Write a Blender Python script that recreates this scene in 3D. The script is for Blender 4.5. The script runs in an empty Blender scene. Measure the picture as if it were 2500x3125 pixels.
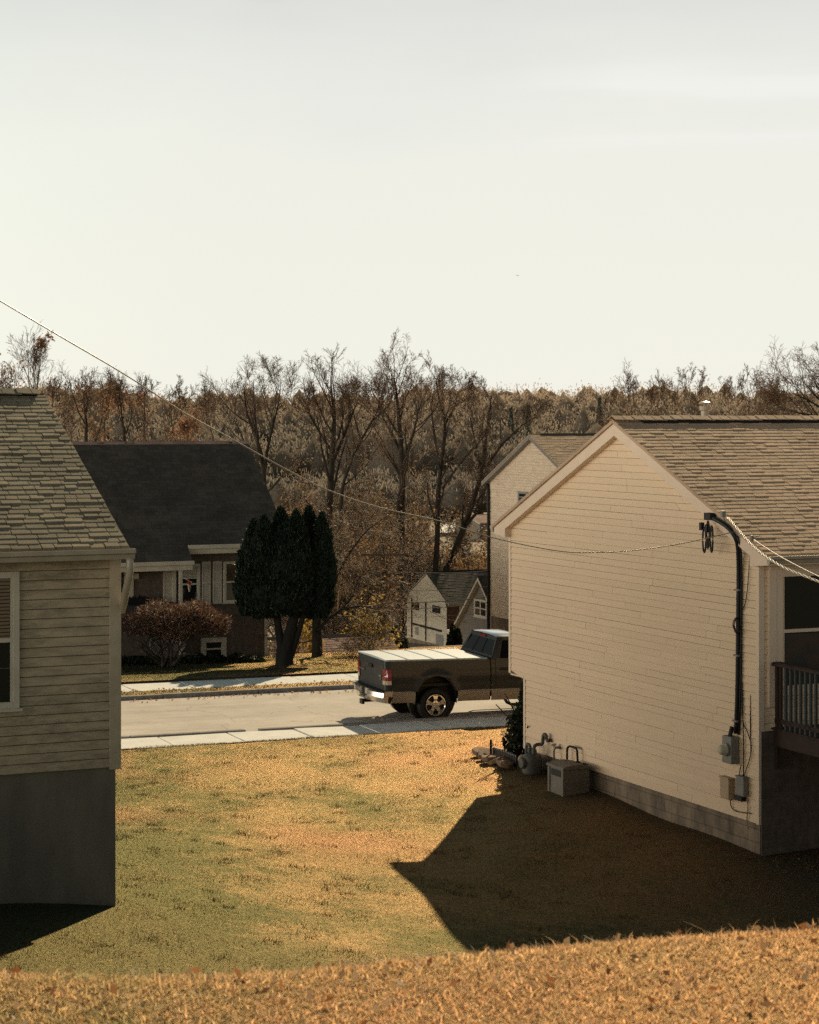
import bpy, math, random
import numpy as np
from mathutils import Vector, Matrix
R = math.radians
rng = np.random.default_rng(7)
random.seed(7)
S = bpy.context.scene
COL = S.collection
F = 6150.0                       # focal length in photo pixels; eye at world origin, level, looking along +Y
TH = math.atan2(.4082, .9129)    # the street and the houses run along U, their gables along V
U = np.array([.9129, .4082]); V = np.array([-.4082, .9129])

# ------------------------------------------------------------------ scene bookkeeping
def tag(o, label=None, cat=None, group=None, kind=None):
    if label: o['label'] = label
    if cat: o['category'] = cat
    if group: o['group'] = group
    if kind: o['kind'] = kind
    return o

def thing(name, label, cat, loc=(0, 0, 0), rz=0., group=None):
    o = bpy.data.objects.new(name, None)
    o.empty_display_size = .3
    COL.objects.link(o)
    o.location = loc; o.rotation_euler = (0, 0, rz)
    return tag(o, label, cat, group)

def np_obj(name, verts, faces, mat, parent=None, smooth=False):
    verts = np.asarray(verts, dtype=np.float32).reshape(-1, 3)
    faces = np.asarray(faces, dtype=np.int32)
    n, k = faces.shape
    me = bpy.data.meshes.new(name)
    me.vertices.add(len(verts)); me.vertices.foreach_set('co', verts.ravel())
    me.loops.add(n * k); me.loops.foreach_set('vertex_index', faces.ravel())
    me.polygons.add(n)
    me.polygons.foreach_set('loop_start', np.arange(0, n * k, k, dtype=np.int32))
    me.polygons.foreach_set('loop_total', np.full(n, k, dtype=np.int32))
    if smooth: me.polygons.foreach_set('use_smooth', np.ones(n, dtype=bool))
    me.update(calc_edges=True)
    me.materials.append(mat)
    o = bpy.data.objects.new(name, me); COL.objects.link(o)
    if parent: o.parent = parent
    return o

class MB:
    """collects shapes, build() links them as ONE mesh; z0 is taken off so world heights can be used under a root"""
    def __init__(s, z0=0.): s.v = []; s.f = []; s.z0 = z0
    def add(s, vs, fs):
        b = len(s.v)
        s.v += [(float(a[0]), float(a[1]), float(a[2]) - s.z0) for a in vs]
        s.f += [tuple(b + i for i in f) for f in fs]
        return s
    def box(s, x0, x1, y0, y1, z0, z1):
        return s.add([(x0,y0,z0),(x1,y0,z0),(x1,y1,z0),(x0,y1,z0),(x0,y0,z1),(x1,y0,z1),(x1,y1,z1),(x0,y1,z1)],
                     [(3,2,1,0),(4,5,6,7),(0,1,5,4),(1,2,6,5),(2,3,7,6),(3,0,4,7)])
    def prism(s, pts, vec):
        n = len(pts); vx, vy, vz = vec
        return s.add(list(pts) + [(p[0]+vx, p[1]+vy, p[2]+vz) for p in pts],
                     [tuple(range(n))[::-1], tuple(range(n, 2*n))] + [(i, (i+1) % n, n+(i+1) % n, n+i) for i in range(n)])
    def quad(s, a, b, c, d): return s.add([a, b, c, d], [(0, 1, 2, 3)])
    def tube(s, pts, r, n=8, cap=True):
        pts = [Vector(p) for p in pts]
        m = len(pts); vs = []; fs = []
        rr = r if isinstance(r, (list, tuple)) else [r] * m
        ref = None
        for i, p in enumerate(pts):
            t = (pts[min(i+1, m-1)] - pts[max(i-1, 0)]).normalized()
            if ref is None: ref = Vector((0,0,1)) if abs(t.z) < .9 else Vector((1,0,0))
            a = t.cross(ref)
            if a.length < 1e-4: a = t.orthogonal()
            a.normalize(); b = t.cross(a); ref = -b if False else ref
            for k in range(n):
                an = 2*math.pi*k/n
                vs.append(p + a*math.cos(an)*rr[i] + b*math.sin(an)*rr[i])
        for i in range(m-1):
            for k in range(n):
                fs.append((i*n+k, i*n+(k+1) % n, (i+1)*n+(k+1) % n, (i+1)*n+k))
        if cap: fs += [tuple(range(n))[::-1], tuple(range((m-1)*n, m*n))]
        return s.add(vs, fs)
    def lathe(s, c, axis, prof, n=24, cap=True):
        """prof: (radius, offset along axis)"""
        ax = Vector(axis).normalized(); a = ax.orthogonal().normalized(); b = ax.cross(a); c = Vector(c)
        vs = []; fs = []; m = len(prof)
        for (r, h) in prof:
            for k in range(n):
                an = 2*math.pi*k/n
                vs.append(c + ax*h + (a*math.cos(an) + b*math.sin(an))*r)
        for i in range(m-1):
            for k in range(n):
                fs.append((i*n+k, i*n+(k+1) % n, (i+1)*n+(k+1) % n, (i+1)*n+k))
        if cap: fs += [tuple(range(n))[::-1], tuple(range((m-1)*n, m*n))]
        return s.add(vs, fs)
    def build(s, name, mat, parent=None, bevel=0., smooth=False, fix=True):
        me = bpy.data.meshes.new(name)
        me.from_pydata(s.v, [], s.f)
        if fix:
            import bmesh
            bm = bmesh.new(); bm.from_mesh(me)
            bmesh.ops.recalc_face_normals(bm, faces=bm.faces)
            bm.to_mesh(me); bm.free()
        if smooth:
            for p in me.polygons: p.use_smooth = True
        me.materials.append(mat)
        o = bpy.data.objects.new(name, me); COL.objects.link(o)
        if parent: o.parent = parent
        if bevel:
            m = o.modifiers.new('bevel', 'BEVEL'); m.width = bevel; m.segments = 2; m.limit_method = 'ANGLE'; m.angle_limit = R(40)
        if smooth and bevel == 0 and False: pass
        return o

def at(x, y, Y): return Vector(((x-1250)/F*Y, Y, (1275-y)/F*Y))
def on_u(o, x, y, off=0.):
    """pixel on a wall along U through o (world xy), pushed off metres along V: (s along U, z)"""
    X0, Y0 = o[0]+V[0]*off, o[1]+V[1]*off; r = (x-1250)/F
    s = (r*Y0-X0)/(U[0]-r*U[1])
    return s, (1275-y)/F*(Y0+U[1]*s)
def on_v(o, x, y, off=0.):
    """same for a wall along V through o, pushed off metres along U: (t along V, z)"""
    X0, Y0 = o[0]+U[0]*off, o[1]+U[1]*off; r = (x-1250)/F
    t = (r*Y0-X0)/(V[0]-r*V[1])
    return t, (1275-y)/F*(Y0+V[1]*t)

# ------------------------------------------------------------------ materials
def _mat(name):
    m = bpy.data.materials.new(name); m.use_nodes = True
    nt = m.node_tree; nt.nodes.clear()
    return m, nt, nt.nodes.new('ShaderNodeOutputMaterial')
def _ramp(nt, stops, interp='LINEAR'):
    n = nt.nodes.new('ShaderNodeValToRGB'); cr = n.color_ramp; cr.interpolation = interp
    while len(cr.elements) < len(stops): cr.elements.new(.5)
    for e, (p, c) in zip(cr.elements, stops): e.position = p; e.color = (*c, 1)
    return n
def _noise(nt, vec, scale, detail=4., rough=.6):
    n = nt.nodes.new('ShaderNodeTexNoise'); n.inputs['Scale'].default_value = scale
    n.inputs['Detail'].default_value = detail; n.inputs['Roughness'].default_value = rough
    nt.links.new(vec, n.inputs['Vector']); return n
def _map(nt, vec, sc, rot=(0, 0, 0)):
    n = nt.nodes.new('ShaderNodeMapping'); n.inputs['Scale'].default_value = sc; n.inputs['Rotation'].default_value = rot
    nt.links.new(vec, n.inputs['Vector']); return n.outputs[0]
def _mix(nt, fac, a, b, blend='MIX'):
    n = nt.nodes.new('ShaderNodeMix'); n.data_type = 'RGBA'; n.blend_type = blend
    for sock, val in ((n.inputs[0], fac), (n.inputs[6], a), (n.inputs[7], b)):
        if hasattr(val, 'default_value'): nt.links.new(val, sock)
        elif isinstance(val, (int, float)): sock.default_value = val
        else: sock.default_value = (*val, 1)
    return n.outputs[2]
def _math(nt, op, a, b=0., c=None):
    n = nt.nodes.new('ShaderNodeMath'); n.operation = op
    for sock, val in zip(n.inputs, (a, b, c)):
        if val is None: continue
        if hasattr(val, 'default_value'): nt.links.new(val, sock)
        else: sock.default_value = val
    return n.outputs[0]
def coord(nt, which='Object'): return nt.nodes.new('ShaderNodeTexCoord').outputs[which]
def wpos(nt): return nt.nodes.new('ShaderNodeNewGeometry').outputs['Position']
def island(nt): return nt.nodes.new('ShaderNodeNewGeometry').outputs['Random Per Island']

def simple(name, c, c2=None, scale=6., rough=.75, metal=0., bump=0., bscale=40., stretch=(1, 1, 1), spec=.3, coat=0., isl=0., lo=.35, hi=.65, detail=5.):
    """two-tone noise colour, fine bump; isl > 0 varies brightness per loose piece"""
    m, nt, out = _mat(name)
    p = nt.nodes.new('ShaderNodeBsdfPrincipled')
    p.inputs['Roughness'].default_value = rough; p.inputs['Metallic'].default_value = metal
    p.inputs['Specular IOR Level'].default_value = spec; p.inputs['Coat Weight'].default_value = coat
    v = coord(nt)
    if c2 is None: c2 = tuple(k*.8 for k in c)
    n = _noise(nt, _map(nt, v, stretch), scale, detail)
    colr = _ramp(nt, [(lo, c), (hi, c2)]); nt.links.new(n.outputs[0], colr.inputs[0])
    col = colr.outputs[0]
    if isl:
        k = _math(nt, 'MULTIPLY_ADD', island(nt), isl*2, 1-isl)
        cmb = nt.nodes.new('ShaderNodeCombineColor')
        for i in range(3): nt.links.new(k, cmb.inputs[i])
        col = _mix(nt, 1., col, cmb.outputs[0], 'MULTIPLY')
    nt.links.new(col, p.inputs['Base Color'])
    if bump:
        b = nt.nodes.new('ShaderNodeBump'); b.inputs['Strength'].default_value = bump; b.inputs['Distance'].default_value = .02
        nt.links.new(_noise(nt, v, bscale, 6).outputs[0], b.inputs['Height']); nt.links.new(b.outputs[0], p.inputs['Normal'])
    nt.links.new(p.outputs[0], out.inputs[0])
    return m

def leafy(name, cols, trans=.5, tcol=None, rough=.6, zramp=None):
    """thin foliage: colour picked per leaf, light passes through"""
    m, nt, out = _mat(name)
    r = _ramp(nt, [(i/max(1, len(cols)-1), c) for i, c in enumerate(cols)])
    nt.links.new(island(nt), r.inputs[0])
    d = nt.nodes.new('ShaderNodeBsdfPrincipled'); d.inputs['Roughness'].default_value = rough; d.inputs['Specular IOR Level'].default_value = .25
    nt.links.new(r.outputs[0], d.inputs['Base Color'])
    t = nt.nodes.new('ShaderNodeBsdfTranslucent')
    tc = _mix(nt, 1., r.outputs[0], tcol or (1, 1, 1), 'MULTIPLY')
    nt.links.new(tc, t.inputs[0])
    mx = nt.nodes.new('ShaderNodeMixShader'); mx.inputs[0].default_value = trans
    nt.links.new(d.outputs[0], mx.inputs[1]); nt.links.new(t.outputs[0], mx.inputs[2])
    nt.links.new(mx.outputs[0], out.inputs[0])
    return m

def grass_color(nt, tones):
    """dry tan, rust and green patches placed in the world so that soil and blades agree"""
    p = wpos(nt)
    n1 = _noise(nt, _map(nt, p, (1, .75, 1)), .33, 5, .62).outputs[0]
    n2 = _noise(nt, p, 1.7, 4, .65).outputs[0]
    n3 = _noise(nt, p, .16, 2, .5).outputs[0]
    n4 = _noise(nt, p, 7., 4, .7).outputs[0]
    sx = nt.nodes.new('ShaderNodeSeparateXYZ'); nt.links.new(p, sx.inputs[0])
    # greener down the slope towards the left house
    g = _math(nt, 'MULTIPLY_ADD', sx.outputs[0], -.045, 0.)
    g2r = _ramp(nt, [(.0, (.10,)*3), (.15, (.10,)*3), (.30, (.31,)*3), (.40, (.29,)*3), (.52, (.13,)*3), (.68, (.03,)*3)]); nt.links.new(_math(nt, 'MULTIPLY', sx.outputs[1], 1/60.), g2r.inputs[0]); g2 = g2r.outputs[0]
    f = _math(nt, 'ADD', _math(nt, 'ADD', _math(nt, 'MULTIPLY', n1, 1.05), _math(nt, 'MULTIPLY_ADD', n2, .55, _math(nt, 'MULTIPLY_ADD', n4, .5, -.25))), _math(nt, 'ADD', g, g2))
    r = _ramp(nt, [(.56, tones[0]), (.72, tones[1]), (.92, tones[2])]); nt.links.new(_math(nt, 'MULTIPLY', f, .8), r.inputs[0])
    rr = _ramp(nt, [(.46, (0, 0, 0)), (.62, (1, 1, 1))]); nt.links.new(n3, rr.inputs[0])
    ym = _ramp(nt, [(.13, (.6, .6, .6)), (.2, (.12,)*3), (.42, (.12,)*3), (.54, (1, 1, 1)), (.68, (.8,)*3), (.75, (.2,)*3)]); nt.links.new(_math(nt, 'MULTIPLY', sx.outputs[1], 1/60.), ym.inputs[0])
    return _mix(nt, _math(nt, 'MULTIPLY', _math(nt, 'MULTIPLY', rr.outputs[0], ym.outputs[0]), .75), r.outputs[0], tones[3])

def lawn_mat(name, tones, k=1., dif=.06, gl=.25, rough=.42):
    """dry turf: dull in itself, glinting along the blades when the sun stands behind it"""
    m, nt, out = _mat(name)
    c = grass_color(nt, tones)
    n = _noise(nt, wpos(nt), 22, 6, .75).outputs[0]
    r = _ramp(nt, [(.3, (.45*k,)*3), (.7, (1.25*k,)*3)]); nt.links.new(n, r.inputs[0])
    c = _mix(nt, 1., c, r.outputs[0], 'MULTIPLY')
    d = nt.nodes.new('ShaderNodeBsdfDiffuse'); nt.links.new(_mix(nt, .45, _mix(nt, 1., c, (dif,)*3, 'MULTIPLY'), _mix(nt, 1., r.outputs[0], (.020, .062, .056), 'MULTIPLY')), d.inputs[0])
    g = nt.nodes.new('ShaderNodeBsdfGlossy'); g.inputs['Roughness'].default_value = rough; nt.links.new(_mix(nt, 1., c, (gl,)*3, 'MULTIPLY'), g.inputs[0])
    b = nt.nodes.new('ShaderNodeBump'); b.inputs['Strength'].default_value = .55; b.inputs['Distance'].default_value = .05
    nt.links.new(n, b.inputs['Height']); nt.links.new(b.outputs[0], d.inputs['Normal']); nt.links.new(b.outputs[0], g.inputs['Normal'])
    a = nt.nodes.new('ShaderNodeAddShader'); nt.links.new(d.outputs[0], a.inputs[0]); nt.links.new(g.outputs[0], a.inputs[1])
    nt.links.new(a.outputs[0], out.inputs[0])
    return m

def blade_mat(name, tones, trans=.55, tint=(1, .9, .6), patch=True):
    m, nt, out = _mat(name)
    c = grass_color(nt, tones)
    r = _ramp(nt, [(0, (.22, .24, .24)), (.14, (.55, .58, .5)), (.3, (.9, .9, .85)), (.78, (1.08, 1.04, 1.)), (.93, (1.35, 1.3, 1.25)), (1, (1.9, 1.9, 1.9))]); nt.links.new(island(nt), r.inputs[0])
    c = _mix(nt, 1., c, r.outputs[0], 'MULTIPLY')
    d = nt.nodes.new('ShaderNodeBsdfPrincipled'); d.inputs['Roughness'].default_value = .55; d.inputs['Specular IOR Level'].default_value = .3
    nt.links.new(c, d.inputs['Base Color'])
    t = nt.nodes.new('ShaderNodeBsdfTranslucent'); nt.links.new(_mix(nt, 1., c, tint, 'MULTIPLY'), t.inputs[0])
    mx = nt.nodes.new('ShaderNodeMixShader'); mx.inputs[0].default_value = trans
    nt.links.new(d.outputs[0], mx.inputs[1]); nt.links.new(t.outputs[0], mx.inputs[2]); nt.links.new(mx.outputs[0], out.inputs[0])
    return m

def brick_mat(name, c1, c2, mortar, sc=1., bw=.95, rh=.3, ms=.02):
    m, nt, out = _mat(name)
    p = nt.nodes.new('ShaderNodeBsdfPrincipled'); p.inputs['Roughness'].default_value = .9
    v = coord(nt); sp = nt.nodes.new('ShaderNodeSeparateXYZ'); nt.links.new(v, sp.inputs[0])
    cb = nt.nodes.new('ShaderNodeCombineXYZ')
    nt.links.new(_math(nt, 'ADD', sp.outputs[0], sp.outputs[1]), cb.inputs[0]); nt.links.new(sp.outputs[2], cb.inputs[1])
    b = nt.nodes.new('ShaderNodeTexBrick'); b.inputs['Scale'].default_value = 4.4*sc
    b.inputs['Color1'].default_value = (*c1, 1); b.inputs['Color2'].default_value = (*c2, 1); b.inputs['Mortar'].default_value = (*mortar, 1)
    b.inputs['Mortar Size'].default_value = ms; b.inputs['Row Height'].default_value = rh; b.inputs['Brick Width'].default_value = bw
    nt.links.new(cb.outputs[0], b.inputs['Vector'])
    n = _noise(nt, _map(nt, v, (1, 1, .5)), 9 if bw > .5 else 2.4, 7, .7).outputs[0]; r = _ramp(nt, [(.34, (.62, .62, .62) if bw > .5 else (.38, .38, .4)), (.64, (1.15, 1.15, 1.15))]); nt.links.new(n, r.inputs[0])
    nt.links.new(_mix(nt, 1., b.outputs[0], r.outputs[0], 'MULTIPLY'), p.inputs['Base Color'])
    nt.links.new(p.outputs[0], out.inputs[0]); return m

def glass_mat(name, c=(.012, .014, .014), rough=.06, spec=.6):
    m, nt, out = _mat(name)
    p = nt.nodes.new('ShaderNodeBsdfPrincipled'); p.inputs['Base Color'].default_value = (*c, 1)
    p.inputs['Roughness'].default_value = rough; p.inputs['Specular IOR Level'].default_value = spec
    n = _noise(nt, coord(nt), 1.3, 3).outputs[0]
    b = nt.nodes.new('ShaderNodeBump'); b.inputs['Strength'].default_value = .04
    nt.links.new(n, b.inputs['Height']); nt.links.new(b.outputs[0], p.inputs['Normal'])
    nt.links.new(p.outputs[0], out.inputs[0]); return m

def siding_mat(name, c, dirt, streak=.5, low=0.):
    """painted laps, each lap its own tone, mildew drawn along the laps"""
    m, nt, out = _mat(name)
    p = nt.nodes.new('ShaderNodeBsdfPrincipled'); p.inputs['Roughness'].default_value = .6; p.inputs['Specular IOR Level'].default_value = .25
    v = coord(nt)
    k = _ramp(nt, [(0, tuple(x*.965 for x in c)), (1, tuple(x*1.02 for x in c))]); nt.links.new(island(nt), k.inputs[0])
    n = _noise(nt, _map(nt, v, (.8, .8, 3.2)), 2.6, 9, .78).outputs[0]
    f = _ramp(nt, [(.44, (0, 0, 0)), (.66, (1, 1, 1))]); nt.links.new(n, f.inputs[0])
    n2 = _noise(nt, v, .45, 3).outputs[0]
    ff = _math(nt, 'MULTIPLY', _math(nt, 'MULTIPLY', f.outputs[0], n2), streak*2)
    nt.links.new(_mix(nt, ff, k.outputs[0], dirt), p.inputs['Base Color'])
    b = nt.nodes.new('ShaderNodeBump'); b.inputs['Strength'].default_value = .15; b.inputs['Distance'].default_value = .01
    nt.links.new(_noise(nt, _map(nt, v, (2, 2, 20)), 14, 4).outputs[0], b.inputs['Height']); nt.links.new(b.outputs[0], p.inputs['Normal'])
    nt.links.new(p.outputs[0], out.inputs[0]); return m

def shingle_mat(name, c1, c2, c3, dirt=.3):
    m, nt, out = _mat(name)
    p = nt.nodes.new('ShaderNodeBsdfPrincipled'); p.inputs['Roughness'].default_value = .92; p.inputs['Specular IOR Level'].default_value = .12
    v = coord(nt)
    k = _ramp(nt, [(0, c1), (.5, c2), (1, c3)]); nt.links.new(island(nt), k.inputs[0])
    n = _noise(nt, v, 1.1, 4).outputs[0]; g = _noise(nt, v, 160, 3, .8).outputs[0]
    r = _ramp(nt, [(.35, (1-dirt,)*3), (.65, (1.08,)*3)]); nt.links.new(n, r.inputs[0])
    r2 = _ramp(nt, [(.3, (.6,)*3), (.7, (1.4,)*3)]); nt.links.new(g, r2.inputs[0])
    nt.links.new(_mix(nt, 1., _mix(nt, 1., k.outputs[0], r.outputs[0], 'MULTIPLY'), r2.outputs[0], 'MULTIPLY'), p.inputs['Base Color'])
    b = nt.nodes.new('ShaderNodeBump'); b.inputs['Strength'].default_value = .5; b.inputs['Distance'].default_value = .006
    nt.links.new(g, b.inputs['Height']); nt.links.new(b.outputs[0], p.inputs['Normal'])
    nt.links.new(p.outputs[0], out.inputs[0]); return m

def road_mat(name, c1, c2):
    """worn asphalt: lanes streaked along the street, patches, fine cracks, grit"""
    m, nt, out = _mat(name)
    p = nt.nodes.new('ShaderNodeBsdfPrincipled'); p.inputs['Roughness'].default_value = .9; p.inputs['Specular IOR Level'].default_value = .12
    q = _map(nt, wpos(nt), (1, 1, 1), (0, 0, -TH))
    n = _noise(nt, _map(nt, q, (.12, 1.3, 1)), 1.6, 5, .6).outputs[0]
    r = _ramp(nt, [(.36, c2), (.62, c1)]); nt.links.new(n, r.inputs[0])
    n2 = _noise(nt, q, .7, 6, .65).outputs[0]; r2 = _ramp(nt, [(.34, (.84, .84, .84)), (.6, (1.04, 1.04, 1.04))]); nt.links.new(n2, r2.inputs[0])
    v = nt.nodes.new('ShaderNodeTexVoronoi'); v.feature = 'DISTANCE_TO_EDGE'; v.inputs['Scale'].default_value = .42
    w = _noise(nt, q, 1.2, 4).outputs['Color']
    vm = nt.nodes.new('ShaderNodeVectorMath'); vm.operation = 'ADD'; nt.links.new(q, vm.inputs[0]); nt.links.new(w, vm.inputs[1]); nt.links.new(vm.outputs[0], v.inputs['Vector'])
    r3 = _ramp(nt, [(.0, (.68, .66, .62)), (.012, (1, 1, 1))]); nt.links.new(v.outputs['Distance'], r3.inputs[0])
    g = _noise(nt, q, 90, 3, .8).outputs[0]; r4 = _ramp(nt, [(.3, (.82,)*3), (.7, (1.15,)*3)]); nt.links.new(g, r4.inputs[0])
    c = _mix(nt, 1., _mix(nt, 1., _mix(nt, 1., r.outputs[0], r2.outputs[0], 'MULTIPLY'), r3.outputs[0], 'MULTIPLY'), r4.outputs[0], 'MULTIPLY')
    nt.links.new(c, p.inputs['Base Color'])
    b = nt.nodes.new('ShaderNodeBump'); b.inputs['Strength'].default_value = .25; b.inputs['Distance'].default_value = .01
    nt.links.new(g, b.inputs['Height']); nt.links.new(b.outputs[0], p.inputs['Normal'])
    nt.links.new(p.outputs[0], out.inputs[0]); return m

def hazed_wood_mat(name):
    """bare far-off wood: haze tinted into the colour, paler and warmer uphill, blue-grey at the foot"""
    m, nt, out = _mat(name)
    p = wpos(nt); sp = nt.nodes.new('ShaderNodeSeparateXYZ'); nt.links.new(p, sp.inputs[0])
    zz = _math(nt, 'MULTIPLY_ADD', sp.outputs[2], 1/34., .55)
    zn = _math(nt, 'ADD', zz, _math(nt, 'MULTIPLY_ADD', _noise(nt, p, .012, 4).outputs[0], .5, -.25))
    r = _ramp(nt, [(.0, (0.22, 0.202, 0.172)), (.40, (0.282, 0.238, 0.19)), (.7, (0.37, 0.293, 0.225)), (1, (0.512, 0.39, 0.292))]); nt.links.new(zn, r.inputs[0])  # haze by height, carried in the surface colour
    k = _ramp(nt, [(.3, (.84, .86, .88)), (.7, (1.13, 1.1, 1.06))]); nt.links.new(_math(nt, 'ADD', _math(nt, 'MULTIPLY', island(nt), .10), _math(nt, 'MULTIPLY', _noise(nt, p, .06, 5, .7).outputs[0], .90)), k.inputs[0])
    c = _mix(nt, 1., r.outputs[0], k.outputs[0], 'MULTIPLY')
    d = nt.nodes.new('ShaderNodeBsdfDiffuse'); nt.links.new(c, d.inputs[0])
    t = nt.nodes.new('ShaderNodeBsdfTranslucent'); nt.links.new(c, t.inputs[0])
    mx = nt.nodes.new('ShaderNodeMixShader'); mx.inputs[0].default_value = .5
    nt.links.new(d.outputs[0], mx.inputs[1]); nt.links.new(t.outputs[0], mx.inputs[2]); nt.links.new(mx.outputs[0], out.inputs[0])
    return m

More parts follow.
